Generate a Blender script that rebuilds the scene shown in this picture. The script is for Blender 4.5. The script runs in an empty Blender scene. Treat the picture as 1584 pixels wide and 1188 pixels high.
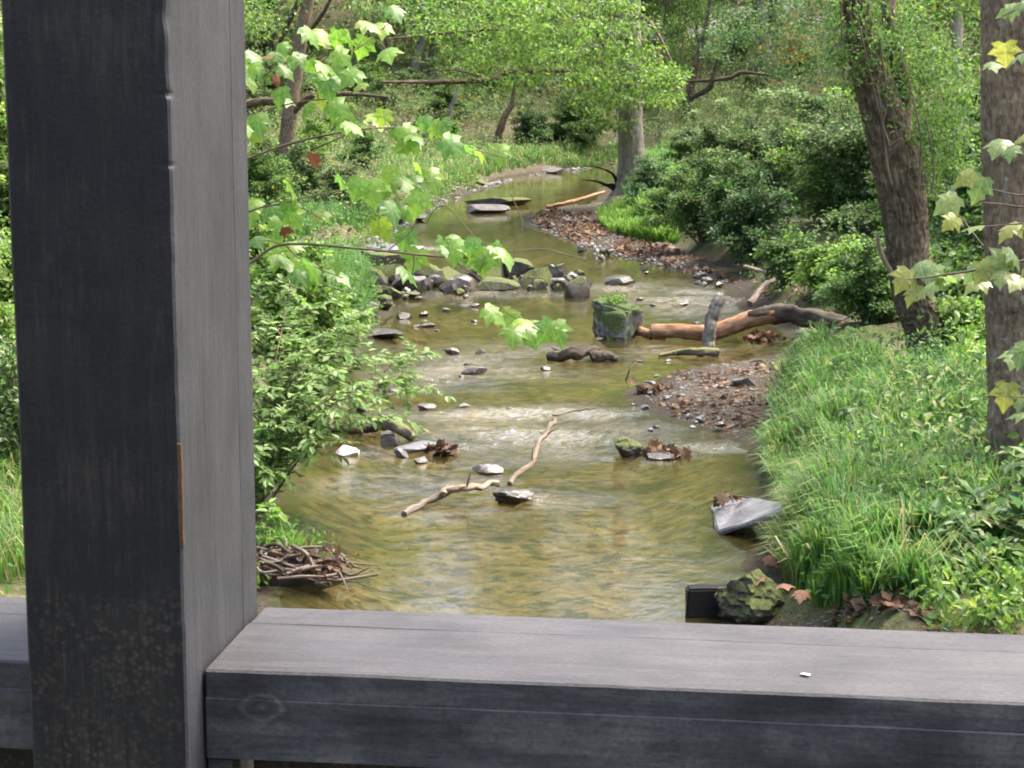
import bpy, bmesh, math, random
import numpy as np
from math import radians as R_

S = bpy.context.scene
COL = S.collection
rng = np.random.default_rng(7)

# ------------------------------------------------------------------ camera model
CZ, PITCH, F = 4.0, R_(9.33), 3000.0
cp, sp = math.cos(PITCH), math.sin(PITCH)
CAM = np.array([0, 0, CZ])

def ray(px, py):
    dx = (px - 792) / F; dy = (594 - py) / F
    return np.array([dx, cp + dy * sp, -sp + dy * cp])

def W(px, py, z=0.0):                       # point on a level plane
    d = ray(px, py); t = (z - CZ) / d[2]
    return CAM + d * t

def P(px, py, Y):                           # point at distance Y along the valley
    d = ray(px, py); return CAM + d * (Y / d[1])

# ------------------------------------------------------------------ noise
def _hash(ix, iy, iz, s):
    n = (ix.astype(np.int64) * 374761393 + iy.astype(np.int64) * 668265263 + iz.astype(np.int64) * 2147483647 + s * 974711) & 0xffffffff
    n = ((n ^ (n >> 13)) * 1274126177) & 0xffffffff
    n = ((n ^ (n >> 16)) * 2246822519) & 0xffffffff
    return ((n ^ (n >> 15)) & 0xffffff) / float(0xffffff)

def noise3(p, s=0):
    p = np.asarray(p, float); i = np.floor(p); f = p - i; f = f * f * (3 - 2 * f)
    x, y, z = i[..., 0], i[..., 1], i[..., 2]; r = 0
    for a in (0, 1):
        for b in (0, 1):
            for c in (0, 1):
                w = (f[..., 0] if a else 1 - f[..., 0]) * (f[..., 1] if b else 1 - f[..., 1]) * (f[..., 2] if c else 1 - f[..., 2])
                r = r + w * _hash(x + a, y + b, z + c, s)
    return r * 2 - 1

def fbm(p, oct=3, s=0):
    p = np.asarray(p, float); r = 0; a = 1.0; t = 0
    for k in range(oct):
        r = r + a * noise3(p * 2 ** k, s + k); t += a; a *= .5
    return r / t

def fbm2(x, y, sc, oct=3, s=0):
    x = np.asarray(x, float); y = np.asarray(y, float)
    return fbm(np.stack([x / sc, y / sc, np.zeros_like(x)], -1), oct, s)

def ss(t):
    t = np.clip(t, 0, 1); return t * t * (3 - 2 * t)

# ------------------------------------------------------------------ terrain function
def curve(pts, ext):
    w = np.array([W(a, b)[:2] for a, b in pts]); o = np.argsort(w[:, 1]); w = w[o]
    Y = np.concatenate([[-60, 8], w[:, 1], [400]]); X = np.concatenate([[ext, ext], w[:, 0], [w[-1, 0]]])
    return Y, X
CL = curve([(392, 960), (396, 880), (396, 800), (405, 740), (440, 695), (500, 660), (512, 635), (500, 600), (540, 560),
            (560, 520), (577, 490), (590, 470), (572, 445), (560, 420), (560, 400), (580, 380), (600, 360), (622, 345),
            (650, 330), (682, 312), (722, 300), (748, 288), (790, 274), (870, 264), (960, 253)], -2.2)
CR = curve([(1160, 975), (1172, 930), (1182, 880), (1208, 840), (1205, 800), (1188, 740), (1182, 695), (1120, 668), (1060, 650), (1003, 628),
            (988, 606), (1015, 590), (1062, 575), (1150, 561), (1228, 546), (1250, 530), (1228, 512), (1165, 480), (1145, 452),
            (1087, 424), (1018, 408), (918, 385), (879, 369), (825, 349), (817, 336), (842, 326), (922, 315), (936, 300), (946, 288), (985, 270), (1010, 253)], 2.3)
CB = curve([(1190, 975), (1190, 930), (1200, 880), (1222, 840), (1218, 800), (1198, 740), (1195, 695), (1195, 668), (1200, 650), (1205, 628),
            (1215, 606), (1222, 590), (1232, 575), (1248, 561), (1262, 546), (1268, 530), (1240, 512), (1180, 480), (1160, 452),
            (1140, 424), (1095, 408), (1035, 385), (990, 369), (945, 349), (920, 336), (925, 326), (935, 315), (948, 300), (955, 288), (995, 270), (1015, 253)], 2.5)
YEND = 77.5
DA, DB = W(552, 436), W(905, 448)

def bank(y):
    return np.interp(y, *CL), np.interp(y, *CR), np.interp(y, *CB)

def H(x, y):
    x = np.asarray(x, float); y = np.asarray(y, float)
    wob = .18 * fbm2(x, y, .9, 3, 5)
    L, Rr, B = bank(y); L = L + wob; Rr = Rr + wob * 1.3; B = np.maximum(B + wob, Rr + .05)
    dl, dr, db = L - x, x - Rr, x - B
    n1 = fbm2(x, y, .6, 4, 1); n2 = fbm2(x, y, 5, 3, 2)
    inner = np.minimum(-dl, -dr)
    zw = -.36 * ss(inner / 1.3) + .05 * n1 * ss(inner / .5) + .02
    ax_, ay_ = DA[0], DA[1]; bx_, by_ = DB[0] - ax_, DB[1] - ay_; tq = np.clip(((x - ax_) * bx_ + (y - ay_) * by_) / (bx_ ** 2 + by_ ** 2), 0, 1)
    dd = np.hypot(x - ax_ - tq * bx_, y - ay_ - tq * by_); zw = zw + (.035 - zw) * np.exp(-(dd / .65) ** 2) * (.75 + .5 * n1)
    zl = .02 + .42 * ss(dl / .8) + .055 * np.clip(dl, 0, 9) + .2 * np.clip(dl - 8, 0, 60) + .1 * n1 * ss(dl / .6) + .2 * n2 * ss(dl / 4)
    zb = .02 + .07 * ss(dr / .5) + .05 * n1 * ss(dr / .3)
    zr = zb + .38 * ss(db / .55) + .06 * np.clip(db, 0, 9) + .2 * np.clip(db - 8, 0, 60) + .08 * n1 * ss(db / .6) + .2 * n2 * ss(db / 4)
    z = np.where(dl > 0, np.maximum(zl, np.where(dr > 0, zr, -1)), np.where(db > 0, zr, np.where(dr > 0, zb, zw)))
    hy = np.clip(y - YEND, 0, None)
    z = z + .6 * ss(hy / 2.5) + .14 * hy + .22 * np.clip(hy - 22, 0, None) + .5 * n2 * ss(hy / 8)
    return np.minimum(z, 70)

def G(px, py, ymax=260):                    # the ground seen through a photo point
    d = ray(px, py); d = d / d[1]
    Y = np.concatenate([np.arange(7, 90, .05), np.arange(90, ymax, .2)])
    p = CAM + d * Y[:, None]
    hit = np.nonzero(p[:, 2] < H(p[:, 0], p[:, 1]))[0]
    k = hit[0] if len(hit) else len(Y) - 1
    q = p[k].copy(); q[2] = float(H(q[0], q[1])); return q

def on(x, y): return np.array([x, y, float(H(x, y))])

# ------------------------------------------------------------------ mesh buffer
class Buf:
    def __init__(s): s.v = []; s.f = []; s.c = []; s.g = []; s.m = []; s.n = 0
    def add(s, v, f, col=None, grain=None, mat=0):
        v = np.asarray(v, float); f = np.asarray(f, int)
        if len(v) == 0: return s
        s.v.append(v); s.f.append(f + s.n); s.m.append(np.full(len(f), mat))
        s.c.append(np.zeros((len(v), 3)) + (np.asarray(col) if col is not None else .2))
        s.g.append(np.asarray(grain) if grain is not None else v * 1.0)
        s.n += len(v); return s
    def mesh(s, name, mats, smooth=True, off=None):
        me = bpy.data.meshes.new(name)
        v = np.concatenate(s.v); 
        if off is not None: v = v - np.asarray(off)
        me.vertices.add(len(v)); me.vertices.foreach_set('co', v.astype(np.float32).ravel())
        li = np.concatenate([f.ravel() for f in s.f]); cnt = np.concatenate([np.full(len(f), f.shape[1]) for f in s.f])
        st = np.concatenate([[0], np.cumsum(cnt)[:-1]])
        me.loops.add(len(li)); me.loops.foreach_set('vertex_index', li.astype(np.int32))
        me.polygons.add(len(cnt)); me.polygons.foreach_set('loop_start', st.astype(np.int32))
        me.update(calc_edges=True)
        me.polygons.foreach_set('use_smooth', np.full(len(cnt), smooth))
        me.polygons.foreach_set('material_index', np.concatenate(s.m).astype(np.int32))
        c = np.concatenate(s.c); a = me.attributes.new('tint', 'FLOAT_COLOR', 'POINT')
        a.data.foreach_set('color', np.concatenate([c, np.ones((len(c), 1))], 1).astype(np.float32).ravel())
        g = me.attributes.new('grain', 'FLOAT_VECTOR', 'POINT')
        g.data.foreach_set('vector', np.concatenate(s.g).astype(np.float32).ravel())
        for m in (mats if isinstance(mats, (list, tuple)) else [mats]): me.materials.append(m)
        me.validate(); return me

def link(name, me, parent=None, loc=(0, 0, 0), rotz=0, scale=None):
    o = bpy.data.objects.new(name, me); COL.objects.link(o)
    if parent is not None: o.parent = parent
    o.location = loc; o.rotation_euler = (0, 0, rotz)
    if scale is not None: o.scale = scale
    return o
def tag(o, label=None, cat=None, group=None, kind=None):
    if label: o['label'] = label
    if cat: o['category'] = cat
    if group: o['group'] = group
    if kind: o['kind'] = kind
    return o
def thing(name, label, cat, loc, rotz=0, group=None, scale=None):
    return tag(link(name, None, None, tuple(loc), rotz, scale), label, cat, group)

# ------------------------------------------------------------------ shapes
def nrm(a): return a / (np.linalg.norm(a, axis=-1, keepdims=True) + 1e-9)

def spline(pts, n):
    pts = np.asarray(pts, float)
    if len(pts) < 3:
        t = np.linspace(0, 1, n)[:, None]; return pts[0] * (1 - t) + pts[-1] * t
    q = np.vstack([2 * pts[0] - pts[1], pts, 2 * pts[-1] - pts[-2]])
    T = np.linspace(0, len(pts) - 1 - 1e-6, n); i = T.astype(int); f = (T - i)[:, None]
    a, b, c, d = q[i], q[i + 1], q[i + 2], q[i + 3]
    return .5 * (2 * b + (c - a) * f + (2 * a - 5 * b + 4 * c - d) * f ** 2 + (3 * b - a - 3 * c + d) * f ** 3)

def tube(buf, pts, rad, n=12, seg=8, rough=0., col=None, mat=0, seed=0, furrow=0., flare=0., cap=True):
    seg = max(seg, 5)
    p = spline(pts, n); k = len(p)
    r = np.interp(np.linspace(0, 1, k), np.linspace(0, 1, len(rad)), rad)
    t = nrm(np.gradient(p, axis=0))
    u = np.cross(t[0], [0.3, 1, .2]); u /= np.linalg.norm(u); U = [u]
    for j in range(1, k):
        w = U[-1] - t[j] * np.dot(U[-1], t[j]); U.append(w / np.linalg.norm(w))
    U = np.array(U); V = np.cross(t, U)
    a = np.linspace(0, 2 * np.pi, seg, endpoint=False)
    s = np.concatenate([[0], np.cumsum(np.linalg.norm(np.diff(p, axis=0), axis=1))])
    ca, sa = np.cos(a), np.sin(a)
    gr = np.stack([r[:, None] * ca, r[:, None] * sa, s[:, None] + 0 * ca], -1)
    rr = np.repeat(r[:, None], seg, 1)
    if rough: rr = rr * (1 + rough * fbm(gr / max(r.max(), 1e-3) * np.array([1.2, 1.2, .6]) + seed * 7.3, 3, seed))
    if furrow:
        q = gr.copy(); q[..., 2] *= .27
        f1 = noise3(q * 44 + seed, seed + 3); f2 = noise3(q * 70 + seed, seed + 4)
        rr = rr - furrow * (np.exp(-(f1 / .22) ** 2) + .5 * np.exp(-(f2 / .25) ** 2))
    if flare:
        w = np.exp(-s / (flare * 1.2))[:, None]
        rr = rr * (1 + w * (.55 + .35 * np.cos(a * 4 + seed) + .2 * np.cos(a * 7 + 1)))
    v = p[:, None] + rr[..., None] * (U[:, None] * ca[None, :, None] + V[:, None] * sa[None, :, None])
    i = np.arange(k - 1)[:, None] * seg; j = np.arange(seg)[None]; j2 = (j + 1) % seg
    f = np.stack([i + j, i + j2, i + seg + j2, i + seg + j], -1).reshape(-1, 4)
    buf.add(v.reshape(-1, 3), f, col, gr.reshape(-1, 3), mat)
    if cap:
        for e, o in ((0, 0), (k - 1, 1)):
            ring = v[e]; cc = p[e] + (t[e] * (.25 if o else -.25) * r[e])
            ff = np.stack([np.arange(seg), (np.arange(seg) + 1) % seg, np.full(seg, seg)], -1)
            if not o: ff = ff[:, ::-1]
            buf.add(np.vstack([ring, cc]), ff, col, np.vstack([gr[e], [0, 0, s[e]]]), mat)
    return p

def ico(sub):
    bm = bmesh.new(); bmesh.ops.create_icosphere(bm, subdivisions=sub, radius=1)
    v = np.array([x.co[:] for x in bm.verts]); f = np.array([[q.index for q in x.verts] for x in bm.faces]); bm.free(); return v, f
ICO = {k: ico(k) for k in (1, 2, 3, 4, 5)}

def rock_geo(w, d, h, seed, sub=3, planes=14, rough=.2, sink=.25):
    r = np.random.default_rng(seed); v, f = ICO[sub]; v = v.copy()
    v *= 1 + .25 * fbm(v * 1.1 + seed * 3.1, 2, seed)[:, None]
    for _ in range(planes):
        nn = r.normal(size=3); nn /= np.linalg.norm(nn); o = r.uniform(.38, .74)
        dd = v @ nn - o; v = v - np.clip(dd, 0, None)[:, None] * nn
    v *= 1 + rough * .28 * fbm(v * 3.5 + seed, 3, seed + 9)[:, None]
    lo, hi = v.min(0), v.max(0); v = (v - (lo + hi) / 2) / (hi - lo) * 2
    v = v * np.array([w / 2, d / 2, h * (1 + sink) / 2]); v[:, 2] += h * (1 + sink) / 2 - h * sink
    return v, f

# leaf templates: columns axis, side, normal ; triangles/quads
T_DIA = (np.array([[0, 0, 0], [.45, .3, .06], [1, 0, -.06], [.45, -.3, .06]]), np.array([[0, 2, 1], [0, 3, 2]]))
T_OVAL = (np.array([[0, 0, 0], [.25, .22, .05], [.62, .24, .03], [1, 0, -.14], [.62, -.24, .03], [.25, -.22, .05]]), np.array([[0, 3, 2, 1], [0, 5, 4, 3]]))
_h = [(0, 0), (-.1, .2), (.0, .46), (.13, .36), (.24, .45), (.43, .62), (.44, .44), (.5, .27), (.66, .34), (.74, .2), (1.02, 0)]
_o = np.array(_h + [(x, -y) for x, y in _h[-2:0:-1]]); _m = len(_o)
_c0 = np.array([.34, 0]); _v = np.vstack([[_c0], _c0 + (_o - _c0) * .55, _o]); _z = -.34 * _v[:, 0] ** 2 - .42 * np.abs(_v[:, 1]) ** 1.3 + .09 - .05 * np.cos(np.arctan2(_v[:, 1], _v[:, 0] + .05) * 8) * np.hypot(_v[:, 0], _v[:, 1])
_i = np.arange(_m); _j = (_i + 1) % _m
T_MAPLE = (np.column_stack([_v, _z]), np.vstack([np.column_stack([0 * _i, 1 + _i, 1 + _j]), np.column_stack([1 + _i, 1 + _m + _i, 1 + _m + _j]), np.column_stack([1 + _i, 1 + _m + _j, 1 + _j])]))

def leaves(buf, c, axis, nor, length, col, T=T_DIA, mat=0, wid=1.0):
    c = np.asarray(c, float); N = len(c)
    if N == 0: return
    a = nrm(axis); n = nor - a * np.sum(nor * a, 1, keepdims=True); n = nrm(n); s = np.cross(n, a)
    tv, tf = T; Lc = np.asarray(length).reshape(-1, 1, 1) * np.ones((N, 1, 1))
    v = c[:, None] + Lc * (tv[None, :, 0:1] * a[:, None] + wid * tv[None, :, 1:2] * s[:, None] + tv[None, :, 2:3] * n[:, None])
    f = tf[None] + (np.arange(N) * len(tv))[:, None, None]
    buf.add(v.reshape(-1, 3), f.reshape(-1, tf.shape[1]), np.repeat(col, len(tv), 0), np.tile(tv, (N, 1)), mat)

PAL = {   # leaf colours
    'bright':[(.150, .235, .060), (.185, .265, .080), (.120, .200, .045), (.220, .270, .095)],
    'mid':   [(.068, .125, .026), (.095, .160, .034), (.050, .098, .024), (.120, .180, .042)],
    'lime':  [(.125, .215, .035), (.160, .250, .042), (.095, .175, .032), (.195, .250, .048)],
    'blue':  [(.058, .110, .038), (.080, .142, .050), (.044, .088, .030), (.100, .155, .052)],
    'dark':  [(.040, .080, .022), (.058, .108, .028), (.030, .066, .019), (.074, .118, .032)],
    'pale':  [(.130, .185, .070), (.170, .210, .085), (.100, .155, .055), (.200, .215, .090)],
    'autumn':[(.280, .200, .030), (.300, .120, .025), (.150, .170, .035), (.240, .070, .020)],
    'syc':   [(.140, .250, .035), (.180, .290, .040), (.110, .215, .040), (.220, .300, .040)],
    'maple': [(.190, .230, .075), (.150, .210, .060), (.230, .230, .050), (.130, .185, .060)],
    'litter':[(.105, .060, .034), (.150, .088, .052), (.075, .046, .030), (.19, .125, .08), (.055, .036, .026)],
    'weed':  [(.075, .130, .035), (.110, .165, .045), (.150, .180, .060), (.180, .170, .070), (.055, .100, .030)],
}
def pal(name, n, r, jit=.18, accent=None, pa=.0):
    p = np.array(PAL[name]); p = p if name in ('litter', 'autumn') else p * np.array([.94, 1.04, 1.12])
    c = p[r.integers(0, len(p), n)] * r.uniform(1 - jit, 1 + jit, (n, 1))
    if accent:
        q = np.array(PAL[accent]); m = r.random(n) < pa; c[m] = q[r.integers(0, len(q), m.sum())]
    return c

def cloud(buf, centers, rad, per, ln, palette, r, T=T_DIA, flat=.55, droop=.35, accent=None, pa=.02, vary=.35):
    """leaves in many small sprays round the given centres"""
    centers = np.asarray(centers, float); K = len(centers)
    rad = np.broadcast_to(np.asarray(rad, float), (K,))
    idx = np.repeat(np.arange(K), per); N = len(idx)
    d = r.normal(size=(N, 3)); d = nrm(d) * (r.random((N, 1)) ** .45)
    tilt = r.normal(size=(K, 3)) * .45; tilt[:, 2] = 1; tn = nrm(tilt)
    off = d - tn[idx] * np.sum(d * tn[idx], 1, keepdims=True) * (1 - flat)
    c = centers[idx] + off * rad[idx][:, None]
    ax = d + r.normal(size=(N, 3)) * .6; ax[:, 2] -= droop
    nor = tn[idx] + r.normal(size=(N, 3)) * .45
    col = pal(palette, N, r, .2, accent, pa) * np.repeat(r.uniform(1 - vary * .5, 1 + vary * .5, (K, 1)), per, 0)
    leaves(buf, c, ax, nor, ln * r.uniform(.65, 1.3, N), col, T)

# ------------------------------------------------------------------ materials
def mat(name):
    m = bpy.data.materials.new(name); m.use_nodes = True; nt = m.node_tree; nt.nodes.clear()
    out = nt.nodes.new('ShaderNodeOutputMaterial')
    def N(t, **kw):
        n = nt.nodes.new('ShaderNode' + t)
        for k, v in kw.items():
            if k.startswith('_'): setattr(n, k[1:], v)
            else:
                n.inputs[int(k[1:]) if k[0] == 'i' and k[1:].isdigit() else k.replace('__', ' ')].default_value = v
        return n
    def L(a, b): nt.links.new(a, b)
    return m, nt, out, N, L
def ramp(N, stops):
    n = N('ValToRGB'); e = n.color_ramp.elements
    while len(e) < len(stops): e.new(.5)
    for x, (p, c) in zip(e, stops): x.position = p; x.color = (*c, 1) if len(c) == 3 else c
    return n

def leaf_mat(name, trans=.42, rough=.5, spec=.36, veins=False):
    m, nt, out, N, L = mat(name)
    at = N('Attribute', _attribute_name='tint')
    if veins:
        gr = N('Attribute', _attribute_name='grain'); sx = N('SeparateXYZ'); L(gr.outputs['Vector'], sx.inputs[0])
        ay = N('Math', _operation='ABSOLUTE'); L(sx.outputs[1], ay.inputs[0])
        a = N('Math', _operation='MULTIPLY', i1=.76); L(sx.outputs[0], a.inputs[0]); b = N('Math', _operation='MULTIPLY_ADD', i1=-.65); L(ay.outputs[0], b.inputs[0]); L(a.outputs[0], b.inputs[2])
        c = N('Math', _operation='ABSOLUTE'); L(b.outputs[0], c.inputs[0]); d = N('Math', _operation='MINIMUM'); L(ay.outputs[0], d.inputs[0]); L(c.outputs[0], d.inputs[1])
        rv = ramp(N, [(.008, (1, 1, 1)), (.03, (0, 0, 0))]); L(d.outputs[0], rv.inputs[0])
        nz = N('TexNoise', Scale=6., Detail=3.); L(gr.outputs['Vector'], nz.inputs['Vector']); rn = ramp(N, [(.3, (.75, .78, .7)), (.7, (1.2, 1.15, 1.1))]); L(nz.outputs[0], rn.inputs[0])
        m1 = N('Mix', _data_type='RGBA', _blend_type='MULTIPLY', i0=1.); m1.inputs[0].default_value = 1; L(at.outputs['Color'], m1.inputs[6]); L(rn.outputs[0], m1.inputs[7])
        sc_ = N('Math', _operation='MULTIPLY', i1=.45); L(rv.outputs[0], sc_.inputs[0]); m2 = N('Mix', _data_type='RGBA'); L(sc_.outputs[0], m2.inputs[0]); L(m1.outputs[2], m2.inputs[6]); m2.inputs[7].default_value = (.30, .36, .12, 1)
        class _O: outputs = {'Color': m2.outputs[2]}
        at = _O
    hs = N('HueSaturation', Saturation=1.05, Value=1.55)
    L(at.outputs['Color'], hs.inputs['Color'])
    bs = N('BsdfPrincipled', Roughness=rough); bs.inputs['Specular IOR Level'].default_value = spec
    L(at.outputs['Color'], bs.inputs['Base Color'])
    tr = N('BsdfTranslucent'); L(hs.outputs['Color'], tr.inputs['Color'])
    mx = N('MixShader', i0=trans); L(bs.outputs[0], mx.inputs[1]); L(tr.outputs[0], mx.inputs[2]); L(mx.outputs[0], out.inputs[0]); return m
M_LEAF = leaf_mat('leaf_green'); M_SYC = leaf_mat('leaf_sycamore', .5, .38, .5, True); M_DRY = leaf_mat('leaf_dry', .2, .7, .2); M_GRASS = leaf_mat('grass_blade', .4, .55, .22)

def bark_mat(name, dark, mid, light, moss=0., bump=.6, zs=.14, sc=16, lichen=0., mosscol=(.06, .09, .015)):
    m, nt, out, N, L = mat(name)
    at = N('Attribute', _attribute_name='grain')
    mp = N('Mapping'); mp.inputs['Scale'].default_value = (1, 1, zs); L(at.outputs['Vector'], mp.inputs['Vector'])
    n1 = N('TexNoise', Scale=sc, Detail=6., Roughness=.65); L(mp.outputs[0], n1.inputs['Vector'])
    n2 = N('TexNoise', Scale=2.2, Detail=4.); L(at.outputs['Vector'], n2.inputs['Vector'])
    rp = ramp(N, [(.28, dark), (.5, mid), (.72, light)]); L(n1.outputs[0], rp.inputs[0])
    col = rp.outputs[0]
    mx = N('Mix', _data_type='RGBA', _blend_type='MULTIPLY'); mx.inputs[0].default_value = .7
    r2 = ramp(N, [(.3, (.55, .55, .55)), (.7, (1.25, 1.22, 1.15))]); L(n2.outputs[0], r2.inputs[0])
    L(col, mx.inputs[6]); L(r2.outputs[0], mx.inputs[7]); col = mx.outputs[2]
    if lichen:
        n3 = N('TexNoise', Scale=9., Detail=5., Roughness=.7); L(at.outputs['Vector'], n3.inputs['Vector'])
        r3 = ramp(N, [(.62 - lichen * .1, (0, 0, 0)), (.68, (1, 1, 1))]); L(n3.outputs[0], r3.inputs[0])
        m3 = N('Mix', _data_type='RGBA'); L(r3.outputs[0], m3.inputs[0]); L(col, m3.inputs[6]); m3.inputs[7].default_value = (.24, .26, .2, 1); col = m3.outputs[2]
    if moss:
        ge = N('NewGeometry'); sx = N('SeparateXYZ'); L(ge.outputs['Normal'], sx.inputs[0])
        n4 = N('TexNoise', Scale=7., Detail=5.); L(at.outputs['Vector'], n4.inputs['Vector'])
        ad = N('Math', _operation='ADD'); L(sx.outputs[2], ad.inputs[0]); L(n4.outputs[0], ad.inputs[1])
        r4 = ramp(N, [(1.15 - moss * .6, (0, 0, 0)), (1.3 - moss * .6, (1, 1, 1))])
        L(ad.outputs[0], r4.inputs[0])
        m4 = N('Mix', _data_type='RGBA'); L(r4.outputs[0], m4.inputs[0]); L(col, m4.inputs[6]); m4.inputs[7].default_value = (*mosscol, 1); col = m4.outputs[2]
    bs = N('BsdfPrincipled', Roughness=.85); bs.inputs['Specular IOR Level'].default_value = .25; L(col, bs.inputs['Base Color'])
    bp = N('Bump', Strength=bump, Distance=.02); L(n1.outputs[0], bp.inputs['Height']); L(bp.outputs[0], bs.inputs['Normal'])
    L(bs.outputs[0], out.inputs[0]); return m
M_BARK = bark_mat('bark_grey_brown', (0.0583, 0.0418, 0.0297), (0.1749, 0.1298, 0.09108), (0.3148, 0.242, 0.1782), lichen=.3, bump=1., zs=.36, sc=30)
M_BARKD = bark_mat('bark_dark', (0.02363, 0.0175, 0.01237), (0.09844, 0.075, 0.05062), (0.2494, 0.2, 0.1406), bump=1., zs=.26, sc=26)
M_BARKP = bark_mat('bark_pale_grey', (.08, .072, .06), (.20, .18, .155), (.32, .3, .26), lichen=.6)
M_TWIG = bark_mat('twig_brown', (.07, .05, .035), (.15, .115, .085), (.25, .2, .15), bump=.9, sc=24)
M_DEAD = bark_mat('dead_wood_pale', (0.15, 0.1125, 0.0825), (0.285, 0.2175, 0.1575), (0.39, 0.315, 0.24), bump=.9, sc=24)
M_PEEL = bark_mat('peeled_log_orange', lichen=.35, dark=(0.0625, 0.03125, 0.0175), mid=(0.25, 0.1313, 0.06875), light=(0.45, 0.3, 0.2), bump=.6, zs=.3, sc=11)
M_PEEL_OLD = bark_mat('peeled_log_plain', (0.15, 0.0675, 0.03), (0.315, 0.165, 0.075), (0.42, 0.27, 0.15), bump=.35, zs=.25, sc=9)
M_LOG = bark_mat('log_mossy', (0.01688, 0.0135, 0.01013), (0.05625, 0.045, 0.03263), (0.1237, 0.1013, 0.07312), moss=.25)
M_LOGM = bark_mat('log_lichen', (0.0375, 0.03375, 0.02625), (0.1125, 0.0975, 0.07125), (0.225, 0.2025, 0.15), moss=.35, lichen=.7, mosscol=(.12, .125, .05))
M_WETWOOD = bark_mat('wet_dark_wood', (.004, .003, .003), (.009, .008, .007), (.02, .017, .014), bump=.3)
M_DEBRIS = bark_mat('driftwood_grey', (.05, .04, .034), (.15, .12, .1), (.27, .23, .2), bump=.9, sc=24)

def rock_mat(name, base, light, moss=0., rough=.7, mosscol=(.07, .085, .02), dark=(.02, .018, .015), wet=True):
    m, nt, out, N, L = mat(name)
    tc = N('TexCoord'); oi = N('ObjectInfo')
    vm = N('VectorMath', _operation='ADD'); L(tc.outputs['Object'], vm.inputs[0])
    ml = N('Math', _operation='MULTIPLY', i1=37.); L(oi.outputs['Random'], ml.inputs[0]); L(ml.outputs[0], vm.inputs[1])
    n1 = N('TexNoise', Scale=5., Detail=7., Roughness=.68); L(vm.outputs[0], n1.inputs['Vector'])
    n2 = N('TexNoise', Scale=34., Detail=4.); L(vm.outputs[0], n2.inputs['Vector'])
    rp = ramp(N, [(.3, dark), (.48, base), (.7, light)]); L(n1.outputs[0], rp.inputs[0]); col = rp.outputs[0]
    mm = N('Mix', _data_type='RGBA', _blend_type='MULTIPLY'); mm.inputs[0].default_value = .5
    r2 = ramp(N, [(.3, (.5, .5, .5)), (.7, (1.3, 1.3, 1.3))]); L(n2.outputs[0], r2.inputs[0]); L(col, mm.inputs[6]); L(r2.outputs[0], mm.inputs[7]); col = mm.outputs[2]
    bs = N('BsdfPrincipled', Roughness=rough)
    if moss:
        ge = N('NewGeometry'); sx = N('SeparateXYZ'); L(ge.outputs['Normal'], sx.inputs[0])
        n4 = N('TexNoise', Scale=6., Detail=5., Roughness=.7); L(vm.outputs[0], n4.inputs['Vector'])
        ad = N('Math', _operation='ADD'); L(sx.outputs[2], ad.inputs[0]); L(n4.outputs[0], ad.inputs[1])
        r4 = ramp(N, [(min(.98, 1.2 - moss * .7), (0, 0, 0)), (min(1., 1.32 - moss * .7), (1, 1, 1))]); L(ad.outputs[0], r4.inputs[0])
        n5 = ramp(N, [(.35, tuple(.5 * c for c in mosscol)), (.65, tuple(1.3 * c for c in mosscol))]); L(n2.outputs[0], n5.inputs[0])
        m4 = N('Mix', _data_type='RGBA'); L(r4.outputs[0], m4.inputs[0]); L(col, m4.inputs[6]); L(n5.outputs[0], m4.inputs[7]); col = m4.outputs[2]
        m5 = N('Mix'); L(r4.outputs[0], m5.inputs[0]); m5.inputs[2].default_value = rough; m5.inputs[3].default_value = .95; L(m5.outputs[0], bs.inputs['Roughness'])
    L(col, bs.inputs['Base Color'])
    ad2 = N('Math', _operation='MULTIPLY_ADD', i1=.35); L(n2.outputs[0], ad2.inputs[0]); L(n1.outputs[0], ad2.inputs[2])
    bp = N('Bump', Strength=.6, Distance=.04); L(ad2.outputs[0], bp.inputs['Height']); L(bp.outputs[0], bs.inputs['Normal'])
    L(bs.outputs[0], out.inputs[0]); return m
M_ROCK = rock_mat('rock_grey', (0.07678, 0.0675, 0.05693), (0.1536, 0.1406, 0.1242), rough=.45)
M_ROCKW = rock_mat('rock_wet_dark', (0.0486, 0.039, 0.02869), (0.1215, 0.105, 0.08288), rough=.25)
M_ROCKM = rock_mat('rock_mossy', (0.0482, 0.0408, 0.02875), (0.1308, 0.1148, 0.08887), moss=.42, rough=.4)
M_BOULD = rock_mat('boulder_moss', (.10, .098, .095), (.34, .34, .35), moss=1.12, rough=.5, mosscol=(.05, .075, .018))
M_ROCKMM = rock_mat('rock_very_mossy', (0.02916, 0.0243, 0.0166), (0.08748, 0.07425, 0.05535), moss=.62, rough=.5)
M_ROCKD = rock_mat('rock_dark_moss_cap', (0.0225, 0.0195, 0.0165), (0.0525, 0.04875, 0.04125), moss=.42, rough=.5)
M_ROCKL = rock_mat('rock_white', (.5, .48, .45), (.75, .73, .7), rough=.5, dark=(.25, .23, .2))
M_SLAB = rock_mat('slab_slate', (0.093, 0.093, 0.09765), (0.1674, 0.1674, 0.1767), rough=.4, dark=(0.0465, 0.0465, 0.0465))

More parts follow.
